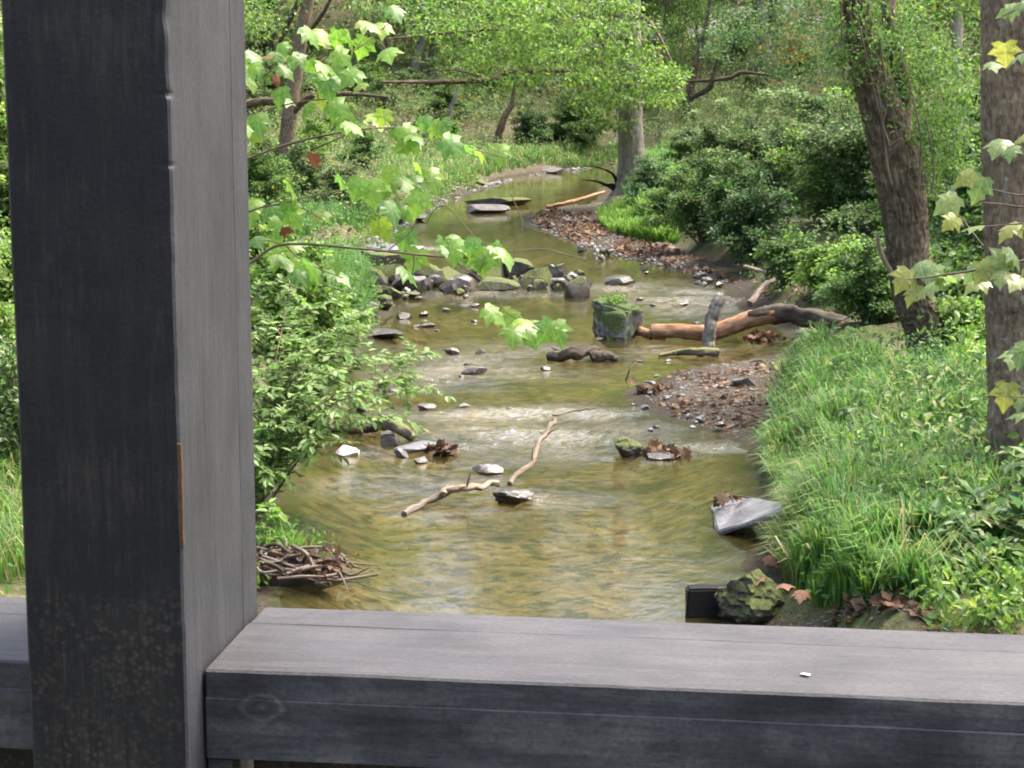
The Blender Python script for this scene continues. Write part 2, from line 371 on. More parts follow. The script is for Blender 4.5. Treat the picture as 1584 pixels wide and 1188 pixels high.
# ground
def ground_mat():
    m, nt, out, N, L = mat('creek_valley_soil')
    ge = N('NewGeometry'); at = N('Attribute', _attribute_name='tint'); sx = N('SeparateColor'); L(at.outputs['Color'], sx.inputs[0])
    def nz(sc, d=6., ro=.6):
        n = N('TexNoise', Scale=sc, Detail=d, Roughness=ro); L(ge.outputs['Position'], n.inputs['Vector']); return n
    a, b, c = nz(.9), nz(6., 6, .7), nz(28., 4)
    soil = ramp(N, [(.3, (.035, .026, .016)), (.5, (.085, .066, .042)), (.7, (.15, .125, .08))]); L(b.outputs[0], soil.inputs[0])
    grn = ramp(N, [(.35, (.035, .05, .014)), (.6, (.075, .095, .025)), (.75, (.12, .11, .05))]); L(b.outputs[0], grn.inputs[0])
    mg = N('Mix', _data_type='RGBA'); rg = ramp(N, [(.38, (0, 0, 0)), (.6, (1, 1, 1))]); L(a.outputs[0], rg.inputs[0]); L(rg.outputs[0], mg.inputs[0]); L(soil.outputs[0], mg.inputs[6]); L(grn.outputs[0], mg.inputs[7])
    bar = ramp(N, [(.3, (.03, .025, .02)), (.48, (.075, .062, .048)), (.62, (.13, .112, .09)), (.75, (.22, .195, .165))]); L(c.outputs[0], bar.inputs[0])
    b2 = ramp(N, [(.35, (.6, .55, .5)), (.65, (1.15, 1.1, 1.05))]); L(a.outputs[0], b2.inputs[0])
    mb = N('Mix', _data_type='RGBA', _blend_type='MULTIPLY'); mb.inputs[0].default_value = 1; L(bar.outputs[0], mb.inputs[6]); L(b2.outputs[0], mb.inputs[7])
    m1 = N('Mix', _data_type='RGBA'); L(sx.outputs[1], m1.inputs[0]); L(mg.outputs[2], m1.inputs[6]); L(mb.outputs[2], m1.inputs[7])
    bed1 = ramp(N, [(.36, (.022, .021, .009)), (.46, (.068, .056, .024)), (.56, (.118, .096, .045)), (.68, (.215, .175, .092))]); 
    vo = N('TexVoronoi', Scale=9.); L(ge.outputs['Position'], vo.inputs['Vector'])
    mpn = N('Math', _operation='MULTIPLY_ADD', i1=.5); L(b.outputs[0], mpn.inputs[0])
    ma = N('Math', _operation='MULTIPLY', i1=.55); L(a.outputs[0], ma.inputs[0]); L(ma.outputs[0], mpn.inputs[2]); L(mpn.outputs[0], bed1.inputs[0])
    vr = ramp(N, [(.0, (.55, .55, .5)), (.5, (1.1, 1.05, 1.0))]); L(vo.outputs['Color'], vr.inputs[0])
    mv = N('Mix', _data_type='RGBA', _blend_type='MULTIPLY'); mv.inputs[0].default_value = .55; L(bed1.outputs[0], mv.inputs[6]); L(vr.outputs[0], mv.inputs[7])
    ms = N('Mapping'); ms.inputs['Scale'].default_value = (3.2, 4.2, 1); L(ge.outputs['Position'], ms.inputs['Vector'])
    ns = N('TexNoise', Scale=1.9, Detail=6., Roughness=.6, Distortion=.3); L(ms.outputs[0], ns.inputs['Vector'])
    rs = ramp(N, [(.43, (.12, .17, .11)), (.465, (.9, .92, .86)), (.6, (1.2, 1.14, 1.05))]); L(ns.outputs[0], rs.inputs[0])  # dark dashes: algae, plus the ripples' dark reflections painted onto the bed
    mq = N('Mix', _data_type='RGBA', _blend_type='MULTIPLY'); mq.inputs[0].default_value = .9; L(mv.outputs[2], mq.inputs[6]); L(rs.outputs[0], mq.inputs[7]); mv = mq
    m2 = N('Mix', _data_type='RGBA'); L(sx.outputs[0], m2.inputs[0]); L(m1.outputs[2], m2.inputs[6]); L(mv.outputs[2], m2.inputs[7])
    mw = N('Mix', _data_type='RGBA', _blend_type='MULTIPLY'); L(sx.outputs[2], mw.inputs[0]); L(m1.outputs[2], mw.inputs[6]); mw.inputs[7].default_value = (.42, .4, .36, 1); L(mw.outputs[2], m2.inputs[6])
    bs = N('BsdfPrincipled', Roughness=.9); bs.inputs['Specular IOR Level'].default_value = .2; L(m2.outputs[2], bs.inputs['Base Color'])
    ad = N('Math', _operation='ADD'); L(b.outputs[0], ad.inputs[0]); L(c.outputs[0], ad.inputs[1])
    bp = N('Bump', Strength=.7, Distance=.05); L(ad.outputs[0], bp.inputs['Height']); L(bp.outputs[0], bs.inputs['Normal'])
    L(bs.outputs[0], out.inputs[0]); return m

def water_mat():
    m, nt, out, N, L = mat('creek_water')
    ge = N('NewGeometry'); at = N('Attribute', _attribute_name='tint'); sx = N('SeparateColor'); L(at.outputs['Color'], sx.inputs[0])
    mp = N('Mapping'); mp.inputs['Scale'].default_value = (1, 1.15, 1); L(ge.outputs['Position'], mp.inputs['Vector'])
    n1 = N('TexNoise', Scale=6.5, Detail=2., Roughness=.5, Distortion=0.); L(mp.outputs[0], n1.inputs['Vector'])
    n2 = N('TexNoise', Scale=12., Detail=4., Roughness=.6); L(mp.outputs[0], n2.inputs['Vector'])
    k = N('Math', _operation='MULTIPLY_ADD', i1=1.0, i2=.018); L(sx.outputs[0], k.inputs[0])
    h2 = N('Math', _operation='MULTIPLY'); L(n2.outputs[0], h2.inputs[0]); L(k.outputs[0], h2.inputs[1])
    h1 = N('Math', _operation='MULTIPLY_ADD', i1=.035); L(n1.outputs[0], h1.inputs[0]); L(h2.outputs[0], h1.inputs[2])
    nm_ = N('TexNoise', Scale=.55, Detail=3., Distortion=.5); L(ge.outputs['Position'], nm_.inputs['Vector']); rm_ = ramp(N, [(.40, (.12, .12, .12)), (.62, (1, 1, 1))]); L(nm_.outputs[0], rm_.inputs[0])
    mx_ = N('Math', _operation='MAXIMUM'); L(rm_.outputs[0], mx_.inputs[0]); L(sx.outputs[0], mx_.inputs[1])
    hm_ = N('Math', _operation='MULTIPLY'); L(h1.outputs[0], hm_.inputs[0]); L(mx_.outputs[0], hm_.inputs[1])
    bp = N('Bump', Strength=1., Distance=.1); L(hm_.outputs[0], bp.inputs['Height'])
    fr = N('Fresnel', IOR=1.33); L(bp.outputs[0], fr.inputs['Normal'])
    tr = N('BsdfTransparent'); tr.inputs[0].default_value = (.86, .85, .73, 1)
    gl = N('BsdfAnisotropic'); gl.inputs['Roughness'].default_value = .06; gl.inputs['Color'].default_value = (1, 1, 1, 1); L(bp.outputs[0], gl.inputs['Normal'])
    mx = N('MixShader'); L(fr.outputs[0], mx.inputs[0]); L(tr.outputs[0], mx.inputs[1]); L(gl.outputs[0], mx.inputs[2])
    df = N('BsdfDiffuse'); df.inputs[0].default_value = (.09, .08, .028, 1)
    m2 = N('MixShader', i0=.16); L(mx.outputs[0], m2.inputs[1]); L(df.outputs[0], m2.inputs[2])
    # the silt in the water sits under the reflecting surface
    m3 = N('MixShader', i0=.18); L(tr.outputs[0], m3.inputs[1]); L(df.outputs[0], m3.inputs[2]); L(m3.outputs[0], mx.inputs[1])
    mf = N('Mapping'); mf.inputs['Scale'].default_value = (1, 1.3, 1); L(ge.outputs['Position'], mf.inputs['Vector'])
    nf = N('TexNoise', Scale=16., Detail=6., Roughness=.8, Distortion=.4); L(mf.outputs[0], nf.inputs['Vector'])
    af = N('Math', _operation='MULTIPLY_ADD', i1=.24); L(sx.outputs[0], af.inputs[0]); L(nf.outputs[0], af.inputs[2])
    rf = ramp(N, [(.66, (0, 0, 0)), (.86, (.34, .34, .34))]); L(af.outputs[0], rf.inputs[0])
    foam_glint = N('BsdfDiffuse'); foam_glint.inputs[0].default_value = (.42, .43, .43, 1); m4 = N('MixShader'); L(rf.outputs[0], m4.inputs[0]); L(mx.outputs[0], m4.inputs[1]); L(foam_glint.outputs[0], m4.inputs[2])  # pale flecks painted on the riffles: foam and the sky's glints
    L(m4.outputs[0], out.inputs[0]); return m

# ------------------------------------------------------------------ terrain
def cat(*a): return np.unique(np.round(np.concatenate(a), 4))
xs = cat(np.arange(-140, -30, 5), np.arange(-30, -8, 1.), np.arange(-8, -4, .3), np.arange(-4, 9, .1), np.arange(9, 20, .5), np.arange(20, 150, 4))
ys = cat(np.arange(-40, 8, 3), np.arange(8, 13, .4), np.arange(13, 34, .1), np.arange(34, 60, .2), np.arange(60, 100, .4), np.arange(100, 223, 3.))
X, Y = np.meshgrid(xs, ys); Z = H(X, Y)
L_, R0, B0 = bank(Y); wob = .18 * fbm2(X, Y, .9, 3, 5); L_ = L_ + wob; R0 = R0 + wob * 1.3; B0 = np.maximum(B0 + wob, R0 + .05)
bed = ss((-.015 - Z) / .1) * (Y < YEND + 1); wet = (1 - ss((Z - .03) / .12)) * (Y < YEND + 1)
barz = ss((X - R0 + .2) / .2) * ss((B0 + .25 - X) / .3) + ss((X - L_ + .5) / .4) * (X < L_ + .1)
litter_hill = .25 * ss((Y - 80) / 10) * (fbm2(X, Y, 9, 3, 8) > .05)
ny, nx = X.shape; ii = np.arange(ny - 1)[:, None] * nx; jj = np.arange(nx - 1)[None]
tb = Buf(); tb.add(np.stack([X, Y, Z], -1).reshape(-1, 3), np.stack([ii + jj, ii + jj + 1, ii + nx + jj + 1, ii + nx + jj], -1).reshape(-1, 4),
                   np.stack([bed, np.clip(np.maximum(barz, litter_hill), 0, 1), wet], -1).reshape(-1, 3))
tag(link('ground', tb.mesh('ground', ground_mat())), kind='structure')

pb_ = Buf(); pp_ = spline([G(900, 40), G(985, 47), G(1035, 46), G(1120, 34), G(1250, 20)], 60); tq_ = nrm(np.gradient(pp_, axis=0)); sd_ = np.column_stack([-tq_[:, 1], tq_[:, 0], 0 * tq_[:, 0]])
ww_ = np.linspace(-2.2, 2.2, 9); pv2 = pp_[:, None] + sd_[:, None] * ww_[None, :, None]; pv2[..., 2] = H(pv2[..., 0], pv2[..., 1]) + .06
i_ = np.arange(59)[:, None] * 9; j_ = np.arange(8)[None]; pb_.add(pv2.reshape(-1, 3), np.stack([i_ + j_, i_ + j_ + 1, i_ + 10 + j_, i_ + 9 + j_], -1).reshape(-1, 4))
tag(link('path', pb_.mesh('path', rock_mat('path_gravel', (.2, .19, .19), (.32, .3, .31), rough=.9, dark=(.1, .09, .09)))), kind='structure')

# water
yr = [-40., -10., 5., 11.]; y = 13.
while y < YEND + .3: yr.append(y); y += .036 * (y / 14) ** 1.2
yr = np.array(yr); tt = np.linspace(0, 1, 300)
Lw, Rw, Bw = bank(yr); 
_yy = np.abs(yr[:, None] - yr[None]); _w = np.exp(-(_yy / .8) ** 2); _w /= _w.sum(1, keepdims=True)
a0 = _w @ np.where(_yy < 1.6, Lw[None], 99).min(1) - .4; a1 = _w @ np.where(_yy < 1.6, np.maximum(Rw, Lw + .1)[None], -99).max(1) + .5
XW = a0[:, None] + (a1 - a0)[:, None] * tt; YW = np.repeat(yr[:, None], len(tt), 1)
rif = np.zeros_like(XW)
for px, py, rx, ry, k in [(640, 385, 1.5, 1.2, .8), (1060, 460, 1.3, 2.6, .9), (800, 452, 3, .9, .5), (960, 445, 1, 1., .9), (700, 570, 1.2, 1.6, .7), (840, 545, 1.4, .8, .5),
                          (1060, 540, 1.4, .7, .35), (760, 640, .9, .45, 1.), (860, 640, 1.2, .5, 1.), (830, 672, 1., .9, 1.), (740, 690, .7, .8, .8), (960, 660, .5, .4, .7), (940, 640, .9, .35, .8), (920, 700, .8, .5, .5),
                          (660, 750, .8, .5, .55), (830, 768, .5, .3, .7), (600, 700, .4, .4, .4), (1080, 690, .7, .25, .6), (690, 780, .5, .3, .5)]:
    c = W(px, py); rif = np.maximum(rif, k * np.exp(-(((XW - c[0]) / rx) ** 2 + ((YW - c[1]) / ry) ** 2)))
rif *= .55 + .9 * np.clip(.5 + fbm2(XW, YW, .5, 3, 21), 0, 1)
wz = .05 * rif * fbm2(XW, YW * 1.1, .17, 3, 31) + .0018 * fbm2(XW, YW * 1.1, .3, 3, 33)
ny, nx = XW.shape; ii = np.arange(ny - 1)[:, None] * nx; jj = np.arange(nx - 1)[None]
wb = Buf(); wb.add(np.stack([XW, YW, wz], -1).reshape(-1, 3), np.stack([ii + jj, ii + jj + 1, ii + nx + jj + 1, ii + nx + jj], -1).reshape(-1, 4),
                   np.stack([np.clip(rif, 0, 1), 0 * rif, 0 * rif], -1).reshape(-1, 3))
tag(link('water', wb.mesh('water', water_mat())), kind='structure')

# ------------------------------------------------------------------ the bridge railing
def timber_mat(name, c0, c1, c2, wear=None, wearcol=(.05, .042, .034), checks=0., knot=None, **kw):
    m = timber_base(name, c0, c1, c2, wear, wearcol, checks, knot, **kw); return m
def timber_base(name, c0, c1, c2, wear, wearcol, checks, knot, rough=.6, gs=(1.2, 14, 14), spots=0., cracks=.5, spotcol=(.09, .075, .055), spec=.3, sc=3.):
    m, nt, out, N, L = mat(name)
    at = N('Attribute', _attribute_name='grain')
    mp = N('Mapping'); mp.inputs['Scale'].default_value = gs; L(at.outputs['Vector'], mp.inputs['Vector'])
    n1 = N('TexNoise', Scale=sc, Detail=8., Roughness=.68, Distortion=.3); L(mp.outputs[0], n1.inputs['Vector'])
    n2 = N('TexNoise', Scale=7., Detail=5., Roughness=.6); L(at.outputs['Vector'], n2.inputs['Vector'])
    n3 = N('TexNoise', Scale=160., Detail=3.); L(at.outputs['Vector'], n3.inputs['Vector'])
    ad = N('Math', _operation='MULTIPLY_ADD', i1=.55); L(n2.outputs[0], ad.inputs[0]); 
    a2 = N('Math', _operation='MULTIPLY', i1=.45); L(n1.outputs[0], a2.inputs[0]); L(a2.outputs[0], ad.inputs[2])
    rp = ramp(N, [(.39, c0), (.5, c1), (.61, c2)]); L(ad.outputs[0], rp.inputs[0]); col = rp.outputs[0]
    r3 = ramp(N, [(.3, (.7, .7, .7)), (.7, (1.3, 1.3, 1.3))]); L(n3.outputs[0], r3.inputs[0])
    mm = N('Mix', _data_type='RGBA', _blend_type='MULTIPLY'); mm.inputs[0].default_value = .8; L(col, mm.inputs[6]); L(r3.outputs[0], mm.inputs[7]); col = mm.outputs[2]
    if wear:
        n8 = N('TexNoise', Scale=4.5, Detail=5., Roughness=.7); L(at.outputs['Vector'], n8.inputs['Vector'])
        mp8 = N('Mapping'); mp8.inputs['Scale'].default_value = tuple(.35 * g for g in gs); L(at.outputs['Vector'], mp8.inputs['Vector'])
        n9 = N('TexNoise', Scale=26., Detail=5., Roughness=.8); L(mp8.outputs[0], n9.inputs['Vector'])
        a8 = N('Math', _operation='ADD'); L(n8.outputs[0], a8.inputs[0]); L(n9.outputs[0], a8.inputs[1])
        r8 = ramp(N, [(.0, (0, 0, 0)), (1., (1, 1, 1))]); mr8 = N('MapRange'); L(a8.outputs[0], mr8.inputs[0]); mr8.inputs[1].default_value = 1.04; mr8.inputs[2].default_value = 1.28
        k8 = N('Math', _operation='MULTIPLY', i1=wear); L(mr8.outputs[0], k8.inputs[0])
        m8 = N('Mix', _data_type='RGBA'); L(k8.outputs[0], m8.inputs[0]); L(col, m8.inputs[6]); m8.inputs[7].default_value = (*wearcol, 1); col = m8.outputs[2]
    if checks:
        mp7 = N('Mapping'); mp7.inputs['Scale'].default_value = tuple(g * (.5 if g < 5 else 1.6) for g in gs); L(at.outputs['Vector'], mp7.inputs['Vector'])
        n7 = N('TexNoise', Scale=1.3, Detail=3., Roughness=.45, Distortion=.2); L(mp7.outputs[0], n7.inputs['Vector'])
        s7 = N('Math', _operation='SUBTRACT', i1=.5); L(n7.outputs[0], s7.inputs[0]); b7 = N('Math', _operation='ABSOLUTE'); L(s7.outputs[0], b7.inputs[0])
        r7 = ramp(N, [(.0, (1, 1, 1)), (.012, (0, 0, 0))]); L(b7.outputs[0], r7.inputs[0])
        g7 = N('TexNoise', Scale=3.); L(at.outputs['Vector'], g7.inputs['Vector']); q7 = ramp(N, [(.5, (0, 0, 0)), (.62, (1, 1, 1))]); L(g7.outputs[0], q7.inputs[0])
        k7 = N('Math', _operation='MULTIPLY'); L(r7.outputs[0], k7.inputs[0]); L(q7.outputs[0], k7.inputs[1]); j7 = N('Math', _operation='MULTIPLY', i1=checks); L(k7.outputs[0], j7.inputs[0])
        m7 = N('Mix', _data_type='RGBA'); L(j7.outputs[0], m7.inputs[0]); L(col, m7.inputs[6]); m7.inputs[7].default_value = (.008, .008, .009, 1); col = m7.outputs[2]
    if knot is not None:
        vs = N('VectorMath', _operation='SUBTRACT'); L(at.outputs['Vector'], vs.inputs[0]); vs.inputs[1].default_value = knot
        mk = N('Mapping'); mk.inputs['Scale'].default_value = (1.25, .0, 2.1); L(vs.outputs[0], mk.inputs['Vector'])
        wn = N('TexNoise', Scale=30., Detail=3.); L(at.outputs['Vector'], wn.inputs['Vector'])
        lk = N('VectorMath', _operation='LENGTH'); L(mk.outputs[0], lk.inputs[0])
        wk = N('Math', _operation='MULTIPLY_ADD', i1=.014); L(wn.outputs[0], wk.inputs[0]); L(lk.outputs['Value'], wk.inputs[2])
        rk = ramp(N, [(.009, (.9, .8, .7)), (.0135, (.5, .5, .5)), (.022, (.22, .22, .24)), (.034, (.45, .45, .45)), (.040, (.9, .88, .85)), (.047, (.4, .4, .4)), (.06, (.5, .5, .5))]); L(wk.outputs[0], rk.inputs[0])
        mk2 = N('Mix', _data_type='RGBA', _blend_type='OVERLAY'); mk2.inputs[0].default_value = .75
        g2 = N('Mix', _data_type='RGBA', _blend_type='MULTIPLY'); g2.inputs[0].default_value = 1; L(col, g2.inputs[6]); sc2 = N('Mix', _data_type='RGBA', _blend_type='ADD'); sc2.inputs[0].default_value = 1; L(rk.outputs[0], sc2.inputs[6]); L(rk.outputs[0], sc2.inputs[7]); L(sc2.outputs[2], g2.inputs[7]); col = g2.outputs[2]
    if spots:
        vo = N('TexVoronoi', Scale=110., Randomness=1.); L(at.outputs['Vector'], vo.inputs['Vector'])
        r5 = ramp(N, [(.1, (1, 1, 1)), (.5, (0, 0, 0))]); L(vo.outputs['Distance'], r5.inputs[0])
        n6 = N('TexNoise', Scale=5.5, Detail=3.); L(at.outputs['Vector'], n6.inputs['Vector'])
        sz = N('SeparateXYZ'); L(at.outputs['Vector'], sz.inputs[0])
        mr = N('MapRange'); L(sz.outputs[2], mr.inputs[0]); mr.inputs[1].default_value = 3.75; mr.inputs[2].default_value = 3.1; mr.inputs[3].default_value = -.12; mr.inputs[4].default_value = .16
        a6 = N('Math', _operation='ADD'); L(n6.outputs[0], a6.inputs[0]); L(mr.outputs[0], a6.inputs[1])
        r6 = ramp(N, [(.5, (0, 0, 0)), (.72, (1, 1, 1))]); L(a6.outputs[0], r6.inputs[0])
        mu = N('Math', _operation='MULTIPLY'); L(r5.outputs[0], mu.inputs[0]); L(r6.outputs[0], mu.inputs[1])
        m3 = N('Math', _operation='MULTIPLY', i1=spots); L(mu.outputs[0], m3.inputs[0])
        mx = N('Mix', _data_type='RGBA'); L(m3.outputs[0], mx.inputs[0]); L(col, mx.inputs[6]); mx.inputs[7].default_value = (*spotcol, 1); col = mx.outputs[2]
    bs = N('BsdfPrincipled', Roughness=rough); bs.inputs['Specular IOR Level'].default_value = spec; L(col, bs.inputs['Base Color'])
    hh = N('Math', _operation='MULTIPLY_ADD', i1=.3); L(n3.outputs[0], hh.inputs[0]); L(n1.outputs[0], hh.inputs[2])
    bp = N('Bump', Strength=cracks, Distance=.004); L(hh.outputs[0], bp.inputs['Height']); L(bp.outputs[0], bs.inputs['Normal'])
    L(bs.outputs[0], out.inputs[0]); return m
VERT = (14, 14, 1.2)
M_POST = timber_mat('black_stained_timber', (0.004353, 0.00491, 0.006965), (0.00653, 0.007092, 0.009868), (0.01306, 0.01255, 0.01277), gs=VERT, spots=.5, wear=.8, wearcol=(.036, .031, .027), cracks=.9, checks=.6)
M_SIDE = timber_mat('worn_skylit_timber', (0.01987, 0.02103, 0.02477), (0.02781, 0.02952, 0.03412), (0.03752, 0.03846, 0.04206), gs=VERT, cracks=.4, wear=.5, wearcol=(.03, .031, .034), checks=.7)  # weathered, and greyer than the post front to paint in the sky's light
M_TOP = timber_mat('bleached_rail_top', (0.02465, 0.02394, 0.02631), (0.03624, 0.03477, 0.03832), (0.04784, 0.04559, 0.04918), cracks=.45, wear=.55, wearcol=(.036, .038, .047), checks=.8, gs=(2, 16, 16))
M_FACE = timber_mat('dark_rail_face', (0.01626, 0.01697, 0.02165), (0.03658, 0.03794, 0.04429), (0.08128, 0.07887, 0.0807), cracks=.6, wear=.6, wearcol=(.075, .074, .078), checks=.9, knot=(.075, .065, 3.21), gs=(1.2, 11, 11))
M_RAW = timber_mat('bare_orange_wood', (0.042, 0.024, 0.015), (0.078, 0.042, 0.024), (0.102, 0.06, 0.036), gs=VERT)
M_SEAM = timber_mat('dark_gap', (.02, .02, .024), (.03, .03, .034), (.05, .05, .05))

TH = R_(7.6); uu = np.array([math.cos(TH), -math.sin(TH), 0]); nn_ = np.array([math.sin(TH), math.cos(TH), 0])
Bc = np.array([-.396, 2.268, 0.])           # front right corner of the post
def hit_plane(px, py, p0, n):
    d = ray(px, py); t = np.dot(p0 - CAM, n) / np.dot(d, n); return CAM + d * t
def bridge_pt(u, v, z): return Bc + uu * u + nn_ * v + np.array([0, 0, z])
def beam(buf, u0, u1, v0, v1, z0, z1, bev=.004, nu=2, nz=2, chips=None, mats=(0, 0, 0)):
    """a timber in the bridge's own axes; faces front, side, top may take different slots"""
    def grid(o, a, b, na, nb, slot, jit=None):
        s, t = np.meshgrid(np.linspace(0, 1, na), np.linspace(0, 1, nb)); p = o + s[..., None] * a + t[..., None] * b
        p = p.reshape(-1, 3)
        if jit is not None: p = jit(p)
        i = np.arange(nb - 1)[:, None] * na; j = np.arange(na - 1)[None]
        f = np.stack([i + j, i + j + 1, i + na + j + 1, i + na + j], -1).reshape(-1, 4)
        w = Bc + p[:, :1] * uu + p[:, 1:2] * nn_ + np.array([0, 0, 1]) * p[:, 2:]
        buf.add(w, f, None, p, slot)
    b = bev; U, V, Zz = u1 - u0, v1 - v0, z1 - z0; A = np.array
    grid(A([u0 + b, v0, z0]), A([U - 2 * b, 0, 0]), A([0, 0, Zz - b]), nu, nz, mats[0], chips)
    grid(A([u1 - b, v1, z0 + b]), A([-U + 2 * b, 0, 0]), A([0, 0, Zz - 2 * b]), 2, 2, mats[0])
    grid(A([u1, v0 + b, z0 + b]), A([0, V - 2 * b, 0]), A([0, 0, Zz - 2 * b]), 2 if nz < 300 else 90, nz, mats[1], chips)
    grid(A([u0, v1 - b, z0 + b]), A([0, -V + 2 * b, 0]), A([0, 0, Zz - 2 * b]), 2, nz, mats[1], chips)
    grid(A([u0 + b, v0 + b, z1]), A([U - 2 * b, 0, 0]), A([0, V - 2 * b, 0]), nu, 2, mats[2], chips)
    grid(A([u0 + b, v1 - b, z0]), A([U - 2 * b, 0, 0]), A([0, -V + 2 * b, 0]), 2, 2, mats[0])
    # bevel strips
    for (a, c, slot) in [((u0 + b, v0, z1 - b), (u0 + b, v0 + b, z1), mats[2]), ]:
        a, c = A(a), A(c); s = np.linspace(0, 1, nu)[:, None]
        p = np.vstack([a + s * A([U - 2 * b, 0, 0]), c + s * A([U - 2 * b, 0, 0])]);
        if chips is not None: p = chips(p)
        i = np.arange(nu - 1); f = np.stack([i, i + 1, nu + i + 1, nu + i], -1)
        buf.add(Bc + p[:, :1] * uu + p[:, 1:2] * nn_ + A([0, 0, 1]) * p[:, 2:], f, None, p, slot)
    for (a, c) in [((u1 - b, v0, z0 + b), (u1, v0 + b, z0 + b)), ((u0, v0 + b, z0 + b), (u0 + b, v0, z0 + b)), ((u1, v1 - b, z0 + b), (u1 - b, v1, z0 + b))]:
        a, c = A(a), A(c); s = np.linspace(0, 1, nz)[:, None]
        p = np.vstack([a + s * A([0, 0, Zz - 2 * b]), c + s * A([0, 0, Zz - 2 * b])]); i = np.arange(nz - 1)
        if chips is not None: p = chips(p)
        f = np.stack([i, nz + i, nz + i + 1, i + 1], -1)
        buf.add(Bc + p[:, :1] * uu + p[:, 1:2] * nn_ + A([0, 0, 1]) * p[:, 2:], f, None, p, mats[1])

pf = hit_plane(313, 1035, Bc + nn_ * .065, nn_)        # front top edge of the rail
ZT = pf[2]; RV = .065
pb = W(395, 935, ZT); RD = np.dot(pb - Bc, nn_)         # rear edge
pm = W(700, 948, ZT)
RM = RV + (RD - RV) * .70
zb = hit_plane(500, 1180, Bc + nn_ * RV, nn_)[2]
# post depth
d = ray(372, 594); A2 = np.array([[d[0], -nn_[0]], [d[1], -nn_[1]]]); t_, v_ = np.linalg.solve(A2, (Bc - CAM)[:2]); PD = v_
d = ray(387, 594); A2 = np.array([[d[0], -nn_[0]], [d[1], -nn_[1]]]); t_, v_ = np.linalg.solve(A2, (Bc - CAM)[:2]); PD2 = v_
bridge = thing('bridge_railing', 'weathered black timber bridge railing in the foreground, thick post and wide rail', 'railing', (Bc[0], Bc[1], 0))
def bpart(name, buf, mats, smooth=False): return link(name, buf.mesh(name, mats, smooth, (Bc[0], Bc[1], 0)), bridge)
def chip_post(p):                            # worn arris and wane of the old post
    q = p.copy(); z = p[:, 2]; w = .0009 * fbm(p * np.array([9, 9, 5.]), 4, 3)
    edge = np.exp(-((p[:, 0]) / .012) ** 2) * np.exp(-((p[:, 1]) / .012) ** 2)
    big = .35 * np.exp(-((z - 4.057) /   .017) ** 2) * .010 + np.exp(-((z - 3.967) / .004) ** 2) * .003 + np.exp(-((z - 3.885) / .003) ** 2) * .002 + .002 * np.clip(fbm(np.stack([z * 14, 0 * z, 0 * z], -1), 3, 5), 0, 1)
    q[:, 0] -= edge * big; q[:, 1] += edge * big * .5
    return q + w[:, None] * np.array([1, 1, 0])
b = Buf(); beam(b, -.2, 0, 0, PD - .01, 2.6, 5.2, .003, 60, 900, chip_post, (0, 1, 0)); bpart('post', b, [M_POST, M_SIDE])
b = Buf(); beam(b, -.205, -.004, PD, PD2 + .03, 1.6, 5.6, .004, 3, 60, None, (0, 0, 0)); bpart('backing_board', b, [M_SIDE])
b = Buf(); beam(b, -.004, .0016, -.0004, .0045, 3.43, 3.555, .0005, 2, 12, lambda p: p + .0008 * fbm(p * 40, 2, 8)[:, None], (0, 0, 0)); bpart('bare_wood_strip', b, [M_RAW])
def wav(k):
    return lambda p: p + np.stack([0 * p[:, 0], .0012 * fbm(p * 12 + k, 3, 6), .0016 * fbm(p * np.array([5, 18, 18.]) + k, 4, 7)], -1)
for nm, u0, u1 in (('right', .002, 2.6), ('left', -2.6, -.208)):
    b = Buf(); beam(b, u0, u1, RV + .0016, RM, ZT - .036, ZT, .003, 120, 2, wav(1), (0, 0, 1)); bpart('cap_board', b, [M_FACE, M_TOP])
    b = Buf(); beam(b, u0, u1, RM + .0035, RD, ZT - .036, ZT - .002, .003, 120, 2, wav(3), (0, 0, 1)); bpart('cap_board', b, [M_FACE, M_TOP])
    b = Buf(); beam(b, u0, u1, RV, RD - .03, zb, ZT - .0361, .0022, 120, 8, wav(2), (0, 0, 0)); bpart('rail_beam', b, [M_FACE])
    b = Buf(); beam(b, u0 + (.036 if u0 > 0 else 0), u1, RV + .09, RV + .115, 2.45, zb - .004, .003, 2, 2, None, (0, 0, 0)); bpart('lower_board', b, [M_POST])
b = Buf(); beam(b, .002, .033, RV + .006, RV + .05, 2.45, zb - .003, .002, 2, 2, None, (0, 0, 0)); bpart('corner_block', b, [M_FACE])
# the knot in the rail face
kp = hit_plane(383, 1127, Bc + nn_ * RV, nn_)

v, f = rock_geo(.014, .01, .0025, 5, 2, 3, .2, .1); b = Buf(); b.add(v, f)
q = W(1245, 1046, ZT); tag(link('chip', b.mesh('chip', M_ROCKL), None, tuple(q + [0, 0, .001])), 'tiny white fleck lying on the grey rail top', 'fleck')

